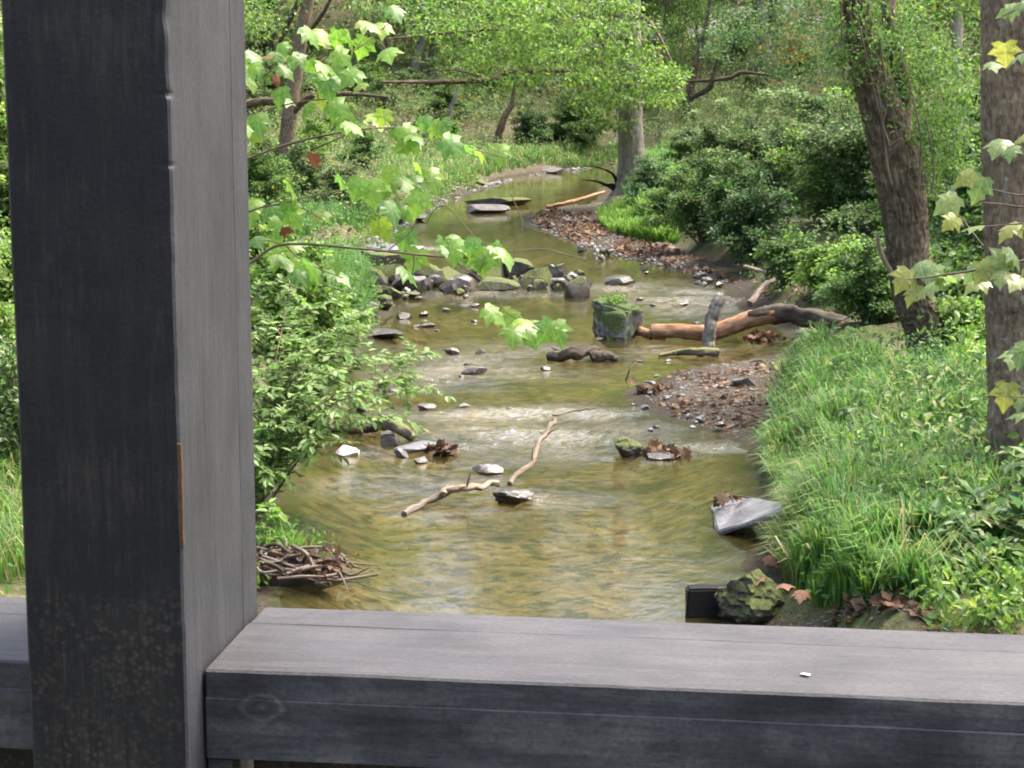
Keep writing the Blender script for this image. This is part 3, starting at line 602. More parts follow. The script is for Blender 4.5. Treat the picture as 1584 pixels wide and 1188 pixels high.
# ------------------------------------------------------------------ rocks
def rock(px, py, wpx, hpx, m, label, group=None, name='rock', dratio=.8, seed=None, planes=15, sub=3, z=0., rough=.24, rot=None, sink=.3):
    """px,py = middle of the waterline/base; sizes in photo pixels turned into metres at that distance"""
    c = W(px, py, z); k = c[1] / F; seed = seed if seed is not None else int(px * 7 + py)
    w = wpx * k; h_ = hpx * k * 1.02
    v, f = rock_geo(w, w * dratio, h_, seed, sub, planes, rough, sink)
    b = Buf(); b.add(v, f)
    o = link(name, b.mesh(name, m, False if sub < 4 else True), None, (c[0], c[1] + w * dratio * .4, z), 0 if rot is None else rot)
    sm = o.data; sm.polygons.foreach_set('use_smooth', np.full(len(sm.polygons), True))
    try: sm.set_sharp_from_angle(angle=R_(22))
    except Exception: pass
    return tag(o, label, 'rock', group)
def slab(px, py, pts, th, m, label, name='rock'):
    top = np.array([W(a, b_, z) for a, b_, z in pts]); n = len(top); base = top.mean(0).copy(); base[2] = 0
    low = top.copy(); low[:, 2] -= th
    bm = bmesh.new(); tv = [bm.verts.new(x - base) for x in top]; lv = [bm.verts.new(x - base) for x in low]
    bm.faces.new(tv); bm.faces.new(lv[::-1])
    for i in range(n): bm.faces.new([tv[i], lv[i], lv[(i + 1) % n], tv[(i + 1) % n]])
    bmesh.ops.recalc_face_normals(bm, faces=bm.faces)
    bmesh.ops.bevel(bm, geom=list(bm.edges), offset=.012, segments=1, affect='EDGES')
    bmesh.ops.triangulate(bm, faces=bm.faces)
    bmesh.ops.subdivide_edges(bm, edges=bm.edges, cuts=3, use_grid_fill=True)
    for v_ in bm.verts:
        nz = fbm(np.array([v_.co[:]]) * 7 + 3, 4, 4)[0]; v_.co += v_.normal * float(nz) * .035
    me = bpy.data.meshes.new(name); bm.to_mesh(me); bm.free(); me.materials.append(m)
    return tag(link(name, me, None, tuple(base)), label, 'rock')
c = W(954, 526); k = c[1] / F; v, f = ICO[5]; v = np.sign(v) * np.abs(v) ** .55; v = v * np.column_stack([1 - .12 * v[:, 2], 1 - .2 * v[:, 2], np.ones(len(v))])
rq = np.random.default_rng(77)
for _ in range(16):
    n1_ = rq.normal(size=3) * [1, 1, .6]; n1_ /= np.linalg.norm(n1_); v = v - np.clip(v @ n1_ - rq.uniform(.72, 1.0), 0, None)[:, None] * n1_
q_ = v * [2.2, 2.2, .8]; v = v * (1 + .10 * fbm(v * 1.3 + 3, 3, 12)[:, None] - .13 * np.exp(-(noise3(q_ * 1.2 + 5, 3) / .13) ** 2)[:, None] + .05 * fbm(v * 5, 4, 9)[:, None])
v = v * np.array([47 * k, 34 * k, 39 * k]); v[:, 2] += 24 * k
b = Buf(); b.add(v, f); bld = tag(link('boulder', b.mesh('boulder', M_BOULD), None, (c[0], c[1] + .3, 0)), 'big mossy boulder standing in midstream left of the peeled log', 'boulder')
b = Buf(); r = np.random.default_rng(3); cloud(b, np.array([[-.1, -.1, .58], [.0, 0, .6], [.08, .0, .58], [-.05, -.1, .57], [-.16, 0, .57]]), .1, 40, .05, 'lime', r, T_OVAL); link('moss_tuft', b.mesh('moss_tuft', M_LEAF, False), bld)
rock(973, 708, 50, 30, M_ROCKD, 'dark rock with a bright moss cap alone in the shallow water', seed=8, sub=5, planes=5, rough=.6)
rock(536, 706, 38, 16, M_ROCKL, 'white sunlit stone at the left edge of the water')
rock(604, 690, 34, 24, M_ROCK, 'rounded grey stone beside the short mossy stump log')
rock(645, 702, 76, 15, M_SLAB, 'flat grey slab beside the brown leaf clump', planes=6)
rock(620, 708, 26, 14, M_SLAB, 'small pale wedge of stone before the flat slab')
rock(651, 718, 24, 10, M_ROCK, 'small grey stone awash below the flat slab')
rock(755, 735, 52, 14, M_ROCKW, 'low wet rock awash above the forked stick')
rock(794, 780, 66, 20, M_ROCKW, 'low grey rock against the forked stick in midstream', seed=5, planes=6, rough=.7, sub=5, sink=.6)
rock(733, 579, 42, 10, M_ROCK, 'flat pale stone in the riffle beyond the shrub tips')
rock(698, 548, 26, 10, M_ROCK, 'small pale stone in the smooth pool below the dam')
rock(660, 635, 30, 9, M_ROCK, 'pale rock at the head of the white riffle')
rock(560, 637, 22, 11, M_ROCK, 'small pale stone under the overhanging shrub leaves')
rock(625, 494, 26, 10, M_ROCKW, 'wet stone in the pool near the left bank')
rock(655, 490, 16, 8, M_ROCKW, 'tiny dark stone in the pool below the dam')
rock(662, 507, 24, 7, M_ROCK, 'low grey stone flush with the pool surface')
rock(585, 482, 46, 26, M_ROCKMM, 'dark mossy rock at the left end of the pool')
rock(570, 495, 34, 27, M_ROCK, 'grey rounded rock at the left bank under grass')
rock(545, 505, 30, 16, M_ROCKW, 'dark wet rock tucked under the left bank shrub')
rock(590, 525, 70, 14, M_ROCKW, 'flat wet ledge rock behind the overhanging shrub')
rock(490, 596, 60, 20, M_ROCK, 'grey bank stone half hidden by the left shrub')
rock(470, 650, 50, 16, M_ROCK, 'flat stone on the left bank beneath leaves')
rock(450, 700, 70, 30, M_ROCKW, 'brown bank rock below the left shrub')
rock(592, 425, 92, 36, M_ROCKMM, 'dark mossy block beneath the long bare branch', seed=77, dratio=.5)
rock(770, 318, 106, 12, M_ROCKMM, 'long moss topped ledge islet in the far pool', planes=6, dratio=.5)
rock(755, 330, 70, 12, M_ROCK, 'flat grey shelf stone in front of the moss islet', planes=6)
rock(850, 268, 46, 10, M_ROCK, 'flat pale stone at the far bend of the creek')
rock(735, 290, 36, 15, M_ROCKMM, 'dark mossy stone on the far left bank')
rock(700, 296, 50, 12, M_ROCK, 'grey stone on the far left bank edge')
rock(600, 348, 60, 14, M_ROCK, 'grey flat stone on the left shore beyond the dam')
rock(640, 342, 44, 10, M_ROCK, 'pale shore stone beyond the dam near the left bank')
rock(552, 350, 44, 16, M_ROCKM, 'mossy stone under the weeds on the left shore')
rock(610, 390, 95, 10, M_SLAB, 'long flat grey ledge in the left channel above the dam', planes=6)
rock(715, 392, 60, 8, M_SLAB, 'thin grey ledge in midchannel above the dam', planes=6)
# the dam
dam = [(570, 452, 50, 34, M_ROCKMM, 'dark mossy rock where the dam meets the left bank'), (632, 452, 46, 22, M_ROCK, 'pale rock face low in the left half of the dam'), (712, 452, 56, 22, M_ROCKW, 'wet block at the foot of the middle of the dam'), (765, 438, 50, 30, M_ROCKM, 'upright rock in the right half of the dam'), (600, 448, 62, 34, M_ROCKM, 'tilted grey slab with moss at the left end of the dam'), (655, 442, 50, 32, M_ROCKM, 'pointed mossy rock in the left half of the dam'),
       (690, 440, 44, 22, M_ROCKM, 'squat mossy rock in the middle of the dam'), (728, 432, 46, 26, M_ROCKMM, 'round mossy rock right of the middle of the dam'),
       (800, 436, 52, 30, M_ROCKMM, 'long mossy rock at the top of the right dam'), (830, 444, 44, 26, M_ROCKMM, 'leaning mossy rock in the right half of the dam'),
       (855, 436, 30, 22, M_ROCKM, 'rounded mossy stone on the right shoulder of the dam'), (893, 460, 34, 28, M_ROCKM, 'square mossy rock ending the dam on the right'),
       (959, 441, 40, 11, M_ROCKW, 'flat dark rock breaking the riffle right of the dam'), (770, 450, 60, 16, M_ROCKM, 'low mossy rock at the foot of the right dam')]
for a in dam: rock(a[0], a[1], a[2] * 1.2, a[3] * 1.15, *a[4:])
r = np.random.default_rng(12)
for k in range(70):
    x = r.uniform(560, 905); y0 = 446 + 8 * math.sin((x - 560) / 60.) + r.uniform(-14, 12)
    w = r.uniform(10, 30); rock(x, y0, w, w * r.uniform(.4, .75), [M_ROCKW, M_ROCK, M_ROCKM][r.integers(3)], 'small wet stone packed among the larger rocks of the dam', 'small stones of the rock dam', seed=100 + k)
for k in range(34):
    x = r.uniform(575, 1120); y0 = r.uniform(455, 640); w = r.uniform(8, 18)
    rock(x, y0, w, w * .35, [M_ROCKW, M_ROCK][r.integers(2)], 'little stone just breaking the surface of the shallow creek', 'little stones awash in the creek', seed=200 + k)
for k in range(22):
    x = r.uniform(880, 1130); y0 = 372 + (x - 880) * .22 + r.uniform(0, 26); w = r.uniform(7, 16)
    rock(x, y0, w, w * .5, [M_ROCKW, M_ROCK, M_ROCK][r.integers(3)], 'small stone at the water edge of the far leaf bar', 'small stones along the far gravel bar', seed=300 + k, z=.03)
for k in range(24):
    x = r.uniform(995, 1230); y0 = r.uniform(580, 668); w = r.uniform(7, 20)
    rock(x, y0, w, w * .42, [M_ROCKW, M_ROCK, M_SLAB][r.integers(3)], 'small stone lying on the near gravel bar', 'small stones on the near gravel bar', seed=400 + k, z=.06)
rock(1152, 600, 46, 15, M_LOGM and M_SLAB, 'flat greenish stone on top of the near gravel bar', z=.08)
rock(1170, 568, 44, 12, M_ROCKW, 'dark flat stone beside the small mossy log', z=.03)
rock(1255, 548, 60, 40, M_ROCK, 'grey boulder under the arched peeled log', z=.02)
rock(1030, 712, 60, 8, M_ROCKW, 'low wet stone right of the moss capped rock')
rock(1205, 700, 30, 18, M_ROCKW, 'dark stone at the foot of the grassy bank')
# slab at right bank
slab(0, 0, [(1098, 782, .03), (1150, 768, .12), (1212, 775, .30), (1213, 790, .30), (1112, 822, .02)], .05, M_SLAB, 'tilted grey slab with a dark edge leaning on the grassy bank')
# black timber block and mossy stone at the near right
c0 = W(1064, 955, 0); b = Buf()
def boxpts(p, ax, L, wd, hh):
    ax = ax / np.linalg.norm(ax); sd = np.array([-ax[1], ax[0], 0]); up = np.array([0, 0, 1.])
    return np.array([p + ax * (L if i & 1 else 0) + sd * (wd if i & 2 else 0) + up * (hh if i & 4 else -.25) for i in range(8)])
bv = boxpts(c0, np.array([1., .05, .0]), 1.0, .14, .21)
bm = bmesh.new(); vs = [bm.verts.new(x - c0) for x in bv]
for q in ((0, 1, 5, 4), (1, 3, 7, 5), (3, 2, 6, 7), (2, 0, 4, 6), (4, 5, 7, 6), (0, 2, 3, 1)): bm.faces.new([vs[i] for i in q])
bmesh.ops.recalc_face_normals(bm, faces=bm.faces); bmesh.ops.bevel(bm, geom=list(bm.edges), offset=.015, segments=2, affect='EDGES')
bmesh.ops.subdivide_edges(bm, edges=[e for e in bm.edges if e.calc_length() > .15], cuts=8, use_grid_fill=True)
for v_ in bm.verts: v_.co += v_.normal * float(fbm(np.array([v_.co[:]]) * 5, 3, 2)[0]) * .03
me = bpy.data.meshes.new('beam_end'); bm.to_mesh(me); bm.free(); me.materials.append(M_WETWOOD)
tag(link('timber_block', me, None, tuple(c0)), 'black wet squared timber jutting into the water beside the mossy stone', 'timber')
rock(1182, 975, 150, 88, M_ROCKMM, 'large dark stone with moss and fallen leaves by the black timber', seed=31, sub=5, dratio=1.1, planes=3, rough=.8)

# ------------------------------------------------------------------ logs and sticks
def stick(pp, rpx, m, label, name='stick', z=None, cat='stick', seg=8, n=14, rough=.1, group=None, parent=None, extra=(), taper=None):
    """pp: list of (px,py,z) points lifted from the photo onto height z"""
    pts = np.array([W(a, b_, c) for a, b_, c in pp]); base = pts.mean(0).copy(); base[2] = 0
    k = base[1] / F; rad = [q * k for q in rpx]; rs = np.random.default_rng(int(pp[0][0] + pp[-1][1])); ends = pts[[0, -1]].copy()
    pts = spline(pts, max(9, 2 * len(pts))); pts = pts + rs.normal(size=pts.shape) * np.mean(rad) * (.45 if np.mean(rpx) < 6.2 and label.count('stick') else .12); pts[[0, -1]] = ends
    b = Buf()
    if np.mean(rpx) > 2.5 and 'stick' in label:
        for _ in range(3):
            i_ = rs.integers(1, len(pts) - 1); e_ = pts[i_] + rs.normal(size=3) * [1, .6, 1] * np.mean(rad) * 3.2 + [0, 0, np.mean(rad) * 2]; tube(b, [pts[i_], (pts[i_] + e_) / 2, e_], [np.mean(rad) * .4, np.mean(rad) * .3, np.mean(rad) * .12], 6, 6, .3)
    tube(b, pts, rad, max(n, 60), max(seg, 22), rough * 1.9, None, 0, int(pp[0][0]), np.mean(rad) * .16)
    for e, er in extra:
        tube(b, np.array([W(*q) for q in e]), [q * k for q in er], 8, 6, rough, None, 0, 3)
    o = link(name, b.mesh(name, m, True, base), parent, tuple(base)); 
    return tag(o, label, cat, group)
# the arched peeled log, with its bark still on the far end
pl = [W(1008, 512, .12), W(1050, 512, .13), W(1095, 515, .12), W(1130, 505, .22), W(1165, 492, .35), W(1205, 486, .42), W(1250, 490, .42), W(1300, 503, .36), W(1345, 512, .3)]
base = np.array(pl[4]) * [1, 1, 0]; lg = thing('fallen_log', 'arched fallen log with orange peeled wood reaching from the right bank', 'log', base)
k = base[1] / F
b = Buf(); tube(b, pl[:6], [11 * k, 12 * k, 13 * k, 14 * k, 14 * k, 13 * k], 60, 20, .2, None, 0, 2, .008); link('peeled_trunk', b.mesh('peeled_trunk', M_PEEL, True, base), lg)
b = Buf(); tube(b, [pl[4] + np.array([-.06, 0, .02])] + pl[5:], [10 * k, 15 * k, 16 * k, 14 * k, 8 * k], 60, 24, .5, None, 0, 5, .012); link('bark', b.mesh('bark', M_LOG, True, base), lg)
for e in ([(1300, 503, .42), (1335, 503, .4), (1365, 505, .38)], [(1290, 510, .3), (1310, 518, .22), (1322, 522, .2)]):
    b = Buf(); tube(b, [W(*q) for q in e], [5 * k, 4 * k, 1.5 * k], 10, 7, .3); link('splinter', b.mesh('splinter', M_PEEL, True, base), lg)
stick([(1096, 545, .0), (1098, 525, .18), (1100, 500, .41), (1106, 478, .61), (1114, 460, .77)], [9, 10, 10, 11, 10], M_BARKP, 'upright lichen covered branch stub standing against the peeled log', 'branch_stub', cat='branch', seg=12)
stick([(1008, 522, .02), (985, 512, .08), (1000, 515, .08), (1030, 522, .03)], [5, 7, 8, 4], M_PEEL, 'short orange broken limb beside the big mossy boulder', 'broken_limb', cat='branch')
stick([(1110, 545, .06), (1080, 544, .08), (1050, 545, .05), (1020, 550, .02)], [7, 7, 5, 3], M_LOGM, 'mossy limb lying at the foot of the upright stub', 'broken_limb', cat='branch')
stick([(850, 552, .03), (885, 548, .1), (922, 540, .12)], [8, 10, 8], M_LOG, 'short dark log in midstream before the big boulder', 'log', cat='log', seg=12)
stick([(915, 553, .05), (935, 550, .07), (955, 556, .02)], [10, 9, 4], M_LOG, 'stubby dark wood chunk right of the midstream log', 'wood_chunk', cat='wood')
stick([(1196, 576, .08), (1220, 562, .15), (1264, 546, .15)], [9, 10, 7], M_LOGM, 'mossy log on the gravel bar below the peeled log', 'log', cat='log', seg=12)
stick([(578, 655, .1), (600, 655, .16), (622, 665, .12), (640, 678, .03)], [12, 13, 11, 8], M_LOGM, 'short mossy rotten log beside the left shrub', 'log', cat='log', seg=14)
stick([(625, 796, .0), (655, 778, .03), (688, 764, .08), (700, 758, .1)], [6, 6, 6, 5], M_DEBRIS, 'dark grey broken limb end lying in the riffle', 'broken_limb', cat='branch')
stick([(686, 764, .1), (720, 753, .14), (772, 748, .12)], [5.5, 6, 5], M_DEAD, 'pale barkless stick bridging to the midstream slab', cat='stick')
stick([(788, 748, .06), (815, 722, .12), (833, 690, .18), (848, 662, .3), (858, 648, .36)], [4.5, 4.5, 4, 4, 3.5], M_TWIG, 'long crooked stick rising out of the riffle in midstream', cat='stick')
stick([(856, 642, .28), (890, 636, .26), (922, 630, .25)], [2, 1.8, 1.4], M_DEBRIS, 'thin twig pointing right from the crooked stick', 'twig', cat='twig')
stick([(845, 320, .06), (880, 313, .16), (935, 297, .3)], [3, 3, 2.4], M_PEEL, 'pale orange branch slanting over the far pool', 'branch', cat='branch')
stick([(890, 318, .05), (925, 325, .05), (965, 333, .05)], [2, 1.6, 1], M_DEAD, 'thin reddish stick behind the far leaf bar', cat='stick')
stick([(1248, 795, .45), (1235, 830, .3), (1212, 858, .15), (1188, 868, .06)], [5, 5, 6, 4], M_DEBRIS, 'bent grey root at the foot of the grassy bank', 'root', cat='root')
stick([(1395, 975, .2), (1415, 958, .25), (1432, 945, .3)], [4, 4, 3], M_DEAD, 'pale forked stick on the near right mud', cat='stick')
stick([(1152, 412, .45), (1180, 420, .5), (1215, 428, .45), (1240, 430, .45)], [3, 3, 3, 2], M_DEAD, 'pale dead branch on the dark right bank', 'branch', cat='branch')
stick([(1160, 470, .3), (1180, 445, .5), (1198, 432, .6)], [6, 5, 3], M_DEBRIS, 'grey root leaning on the right bank above the log', 'root', cat='root')
stick([(968, 588, .0), (975, 570, .15), (985, 560, .2)], [1.5, 1.5, 1], M_BARKD, 'thin dark twig standing in the shallows', 'twig', cat='twig')
stick([(505, 665, .1), (540, 662, .12), (580, 660, .08)], [9, 11, 9], M_LOG, 'flattened dark log with brown leaves on the left shore', 'log', cat='log', seg=12)

# driftwood heap at the near left
base = W(450, 905, 0); heap = thing('driftwood_heap', 'dark heap of tangled driftwood sticks at the lower left water edge', 'driftwood', base)
v, f = rock_geo(1.15, .5, .2, 3, 3, 3, .6, .4); b = Buf(); b.add(v + np.array([-.16, .1, 0]), f); link('mud_core', b.mesh('mud_core', M_WETWOOD, True), heap)
r = np.random.default_rng(5)
for k in range(95):
    a = r.normal() * .75; L2 = r.uniform(.12, .6); c = np.array([r.uniform(-.75, .45), r.uniform(-.28, .3), 0]); 
    c[2] = .03 + .26 * max(0, 1 - (c[0] + .2) ** 2 / .75) * max(.25, 1 - (c[1] / .42) ** 2) + r.uniform(-.05, .02)
    dv = np.array([math.cos(a), math.sin(a) * .8, r.uniform(-.25, .1)]) * L2 / 2; bend = r.normal(size=3) * .04
    rr = r.uniform(.006, .018)
    b = Buf(); tube(b, [c - dv, c + bend, c + dv], [rr, rr * .9, rr * .5], 7, 6, .25); link('stick', b.mesh('stick', [M_DEBRIS, M_LOG, M_TWIG, M_DEBRIS][r.integers(4)]), heap)
b = Buf(); cloud(b, np.array([[r.uniform(-.5, .4), r.uniform(-.2, .15), .2] for _ in range(40)]), .14, 4, .1, 'litter', r); tag(link('dead_leaf_scatter', b.mesh('dead_leaf_scatter', M_DRY, False), heap), kind='stuff')

def leafclump(px, py, wpx, hpx, label, z=0., n=60, accent=None):
    c = W(px, py, z); k = c[1] / F; r = np.random.default_rng(int(px)); b = Buf()
    q = r.normal(size=(n, 3)) * [wpx * k * .3, wpx * k * .25, hpx * k * .3]; q[:, 2] = np.abs(q[:, 2])
    leaves(b, q, r.normal(size=(n, 3)), r.normal(size=(n, 3)) + [0, 0, .5], .1 * r.uniform(.7, 1.3, n), pal('litter', n, r), T_MAPLE)
    for j in range(4):
        e = r.normal(size=3) * [wpx * k * .5, wpx * k * .3, .02]; tube(b, [-e, [0, 0, .05], e], [.008, .009, .004], 6, 5, .2, (.08, .06, .045), 0)
    tag(link('leaf_clump', b.mesh('leaf_clump', M_DRY, False), None, tuple(c)), label, 'dead leaves')
leafclump(685, 702, 30, 22, 'clump of red brown dead leaves caught on the flat slab')
leafclump(1030, 704, 50, 18, 'dead brown leaves caught right of the moss capped rock')
leafclump(1010, 612, 44, 26, 'dark clump of dead leaves and twigs at the bar tip')
leafclump(545, 664, 70, 14, 'brown leaves lodged behind the rotten log')
leafclump(1180, 525, 40, 18, 'orange brown leaves lodged under the peeled log')
leafclump(1130, 775, 24, 8, 'tan curled leaf resting on the tilted slab', .12, 4)

# big fallen leaves near the right
r = np.random.default_rng(9)
for px, py, z in [(1183, 895, .35), (1187, 862, .15), (1205, 880, .1), (1212, 905, .42), (1240, 862, .3), (1250, 868, .3), (1240, 915, .4), (1305, 935, .25), (1358, 872, .5), (1335, 950, .2), (1300, 960, .1)]:
    c = W(px, py, z); b = Buf()
    leaves(b, np.zeros((1, 3)), r.normal(size=(1, 3)) * [1, 1, .15], np.array([[0, -.25, 1.]]) + r.normal(size=(1, 3)) * .2, [.125], np.array([[.2, .105, .065]]) * r.uniform(.6, 1.1), T_MAPLE)
    tag(link('fallen_leaf', b.mesh('fallen_leaf', M_DRY, False), None, tuple(c)), 'pinkish brown fallen leaf on the near right bank by the mossy stone', 'leaf', 'fallen leaves on the near right bank')

# ------------------------------------------------------------------ vegetation: stuff
def inpoly(x, y, poly):
    inside = np.zeros(len(x), bool); n = len(poly)
    for i in range(n):
        x1, y1 = poly[i][:2]; x2, y2 = poly[(i + 1) % n][:2]
        c = ((y1 > y) != (y2 > y)) & (x < (x2 - x1) * (y - y1) / (y2 - y1 + 1e-12) + x1); inside ^= c
    return inside
def fill(poly, n, r):
    poly = np.array([p[:2] for p in poly]); lo, hi = poly.min(0), poly.max(0); out = np.zeros((0, 2))
    while len(out) < n:
        q = r.uniform(lo, hi, (n * 3, 2)); out = np.vstack([out, q[inpoly(q[:, 0], q[:, 1], poly)]])
    out = out[:n]; return np.column_stack([out, H(out[:, 0], out[:, 1])])
def gpoly(pts): return [G(a, b_) for a, b_ in pts]

def grass(buf, pts, ln, r, cols, lean=.45, wid=.0075, bias=(0, 0)):
    n = len(pts); cl = .6 + .7 * np.clip(.5 + fbm2(pts[:, 0], pts[:, 1], .35, 2, 3), 0, 1)
    Ls = ln * r.uniform(.55, 1.25, n) * cl; a = r.uniform(0, 2 * np.pi, n); ld = np.column_stack([np.cos(a), np.sin(a)]) * r.uniform(.1, 1, (n, 1)) * lean + np.array(bias)
    ld = ld + .35 * np.column_stack([fbm2(pts[:, 0], pts[:, 1], .5, 2, 11), fbm2(pts[:, 0], pts[:, 1], .5, 2, 12)])
    sd = np.column_stack([-np.sin(a), np.cos(a), 0 * a]); sd[:, :] = nrm(sd + r.normal(size=(n, 3)) * .2)
    up = np.array([0, 0, 1.]); w = wid * r.uniform(.7, 1.5, n)[:, None] * (pts[:, 1:2] / 18).clip(1, 3.)
    l3 = np.column_stack([ld, 0 * a])
    p0 = pts; p1 = pts + Ls[:, None] * (.45 * up + .22 * l3); p2 = pts + Ls[:, None] * (.78 * up + .62 * l3); p3 = pts + Ls[:, None] * ((.95 - .35 * np.linalg.norm(ld, axis=1)[:, None]) * up + 1.15 * l3)
    v = np.stack([p0 - sd * w, p0 + sd * w, p1 - sd * w, p1 + sd * w, p2 - sd * w * .7, p2 + sd * w * .7, p3], 1)
    o = (np.arange(n) * 7)[:, None]; c = np.array(cols)[r.integers(0, len(cols), n)] * r.uniform(.75, 1.25, (n, 1)); c = np.repeat(c, 7, 0)
    k0 = buf.n
    buf.add(v.reshape(-1, 3), np.concatenate([o + [0, 1, 3, 2], o + [2, 3, 5, 4]]), c)
    buf.f.append(o + np.array([4, 5, 6]) + k0); buf.m.append(np.zeros(n, int))
GR = [(.058, .145, .036), (.08, .18, .044), (.048, .12, .034), (.105, .195, .05)]
GY = [(.22, .2, .09), (.14, .18, .05), (.3, .26, .14), (.10, .16, .04)]
GL = [(.10, .2, .03), (.13, .23, .04), (.08, .16, .03)]
r = np.random.default_rng(21); gb = Buf()
main = gpoly([(1195, 690), (1200, 640), (1225, 600), (1255, 560), (1300, 575), (1420, 600), (1530, 620), (1560, 700), (1540, 800), (1440, 900), (1330, 880), (1260, 850), (1222, 800), (1200, 740)])
pm_ = fill(main, 40000, r); pm_ = pm_[fbm2(pm_[:, 0], pm_[:, 1], .45, 3, 77) > -.16]; grass(gb, pm_,      .40, r, GR + GR + GL + [(.14, .19, .06), (.2, .18, .09), (.05, .1, .04)], lean=.7, wid=.0052, bias=(-.04, -.06))
edge = gpoly([(1185, 690), (1215, 690), (1250, 800), (1290, 850), (1240, 850), (1215, 800), (1192, 740)])
grass(gb, fill(edge, 2200, r), .34, r, GY + GR + GR, lean=.6, wid=.006, bias=(-.15, -.15))
grass(gb, fill(gpoly([(1190, 840), (1235, 820), (1290, 870), (1260, 905), (1215, 905)]), 1500, r), .3, r, GR + GL + GY, lean=.8)
low = gpoly([(1235, 860), (1300, 850), (1440, 880), (1440, 950), (1300, 945), (1230, 930)])
grass(gb, fill(low, 5000, r), .28, r, GR + GL)
tuft = np.array([G(1400, 920)] * 80) + r.normal(size=(80, 3)) * [.08, .08, 0]; grass(gb, tuft, .55, r, GY + GR, wid=.005, lean=1.0, bias=(.2, -.5))
for pp, n, ln, cols in [([(925, 345), (950, 335), (1035, 340), (1050, 375), (990, 372), (945, 362)], 3500, .4, GL), ([(985, 250), (1040, 240), (1060, 330), (1000, 335), (965, 330), (990, 290)], 3500, .55, GR + GL),
                        ([(560, 250), (640, 235), (720, 255), (740, 285), (680, 300), (600, 300)], 3800, .42, GR + GR + GY), ([(700, 235), (960, 225), (955, 246), (860, 258), (780, 266), (730, 272)], 3500, .42, GR + GR + GY),
                        ([(430, 330), (560, 300), (600, 330), (560, 360), (440, 370)], 3000, .4, GR), ([(470, 420), (560, 410), (575, 490), (550, 515), (480, 520)], 4000, .45, GR + [(.1, .17, .05)]),
                        ([(-60, 520), (60, 520), (60, 905), (-60, 905)], 5000, .4, GR + GL + GY), ([(395, 690), (450, 690), (420, 760), (398, 800)], 700, .35, GR + GY), ([(396, 855), (480, 850), (470, 880), (398, 880)], 500, .22, GL)]:
    grass(gb, fill(gpoly(pp), int(n * 1.8), r), ln, r, cols, lean=.85, wid=.0042, bias=(0, -.1))
tag(link('grass', gb.mesh('grass', M_GRASS)), 'tall soft green grass along both creek banks', 'grass', kind='stuff')

# weeds and low plants
r = np.random.default_rng(33); wbuf = Buf()
def weeds(poly, n, rad, per, ln, palette, hmax, accent=None, pa=.03, T=T_DIA):
    c = fill(poly, n, r); c[:, 2] += r.uniform(.02, hmax, n); cloud(wbuf, c, rad, per, ln, palette, r, T, accent=accent, pa=pa)
weeds(gpoly([(1260, 560), (1420, 555), (1600, 590), (1600, 900), (1440, 900), (1330, 860)]), 520, .2, 10, .07, 'mid', .48, 'blue', .35, T_OVAL)
weeds(gpoly([(1380, 640), (1600, 640), (1600, 930), (1440, 920), (1380, 800)]), 230, .2, 10, .085, 'mid', .5, 'pale', .35, T_OVAL)
weeds(gpoly([(1480, 560), (1540, 560), (1540, 640), (1480, 620)]), 90, .2, 10, .1, 'lime', .45, None, 0, T_OVAL)
weeds(gpoly([(1250, 860), (1440, 880), (1440, 960), (1260, 950)]), 160, .12, 8, .05, 'mid', .2, None, 0, T_OVAL)
weeds(gpoly([(395, 845), (520, 860), (500, 880), (396, 890)]), 60, .1, 8, .05, 'lime', .25, None, 0, T_OVAL)
lefth = [np.array(q) for q in [(-34, 40), (-3.4, 40), (-4.2, 55), (-1.5, 70), (2.5, 77.5), (8, 79), (8, 92), (-40, 92)]]
weeds(lefth, 6000, .45, 13, .1, 'weed', .7, 'autumn', .03)
weeds([(3.4, 8), (12, 8), (14, 30), (6.5, 30), (4.2, 16)], 1300, .3, 12, .08, 'mid', .6, 'lime', .2)
weeds([(-14, 8), (-2.5, 8), (-2.6, 22), (-2.4, 40), (-20, 40)], 2400, .3, 12, .08, 'mid', .6, 'lime', .2)
righth = [np.array(q) for q in [(5.2, 27), (14, 27), (40, 60), (40, 100), (5, 100), (4, 76), (4.2, 60), (5.4, 45)]]
weeds(gpoly([(1140, 400), (1260, 410), (1330, 480), (1270, 520), (1180, 470)]), 90, .2, 9, .06, 'mid', .35, 'lime', .3)
weeds(gpoly([(1000, 250), (1300, 250), (1340, 170), (1000, 150)]), 1500, .4, 13, .1, 'weed', .8, 'pale', .4)
weeds(righth, 4500, .4, 13, .1, 'mid', .7, 'blue', .25)
weeds([(-32, 80), (32, 80), (52, 150), (-52, 150)], 8500, .7, 13, .2, 'weed', 1.0, 'autumn', .06)
weeds(gpoly([(470, 240), (770, 228), (790, 170), (760, 85), (500, 85), (390, 200)]), 3000, .4, 14, .11, 'weed', .6, 'pale', .35)
for e0, n_, hh in [([(396, 930), (396, 800), (440, 700), (500, 655), (480, 640), (400, 680), (380, 800), (380, 930)], 130, .3), ([(500, 640), (510, 600), (560, 525), (585, 490), (570, 450), (540, 450), (500, 540), (480, 620)], 170, .35), ([(565, 440), (560, 390), (620, 348), (690, 312), (760, 285), (740, 275), (640, 300), (560, 340), (520, 400)], 380, .4), ([(1440, 930), (1600, 900), (1600, 990), (1440, 985)], 120, .25)]:
    weeds(gpoly(e0), n_, .14, 10, .07, 'mid', hh, 'lime', .35, T_OVAL)
tag(link('undergrowth', wbuf.mesh('undergrowth', M_LEAF, False)), 'low leafy weeds carpeting the banks and the wooded slope', 'undergrowth', kind='stuff')

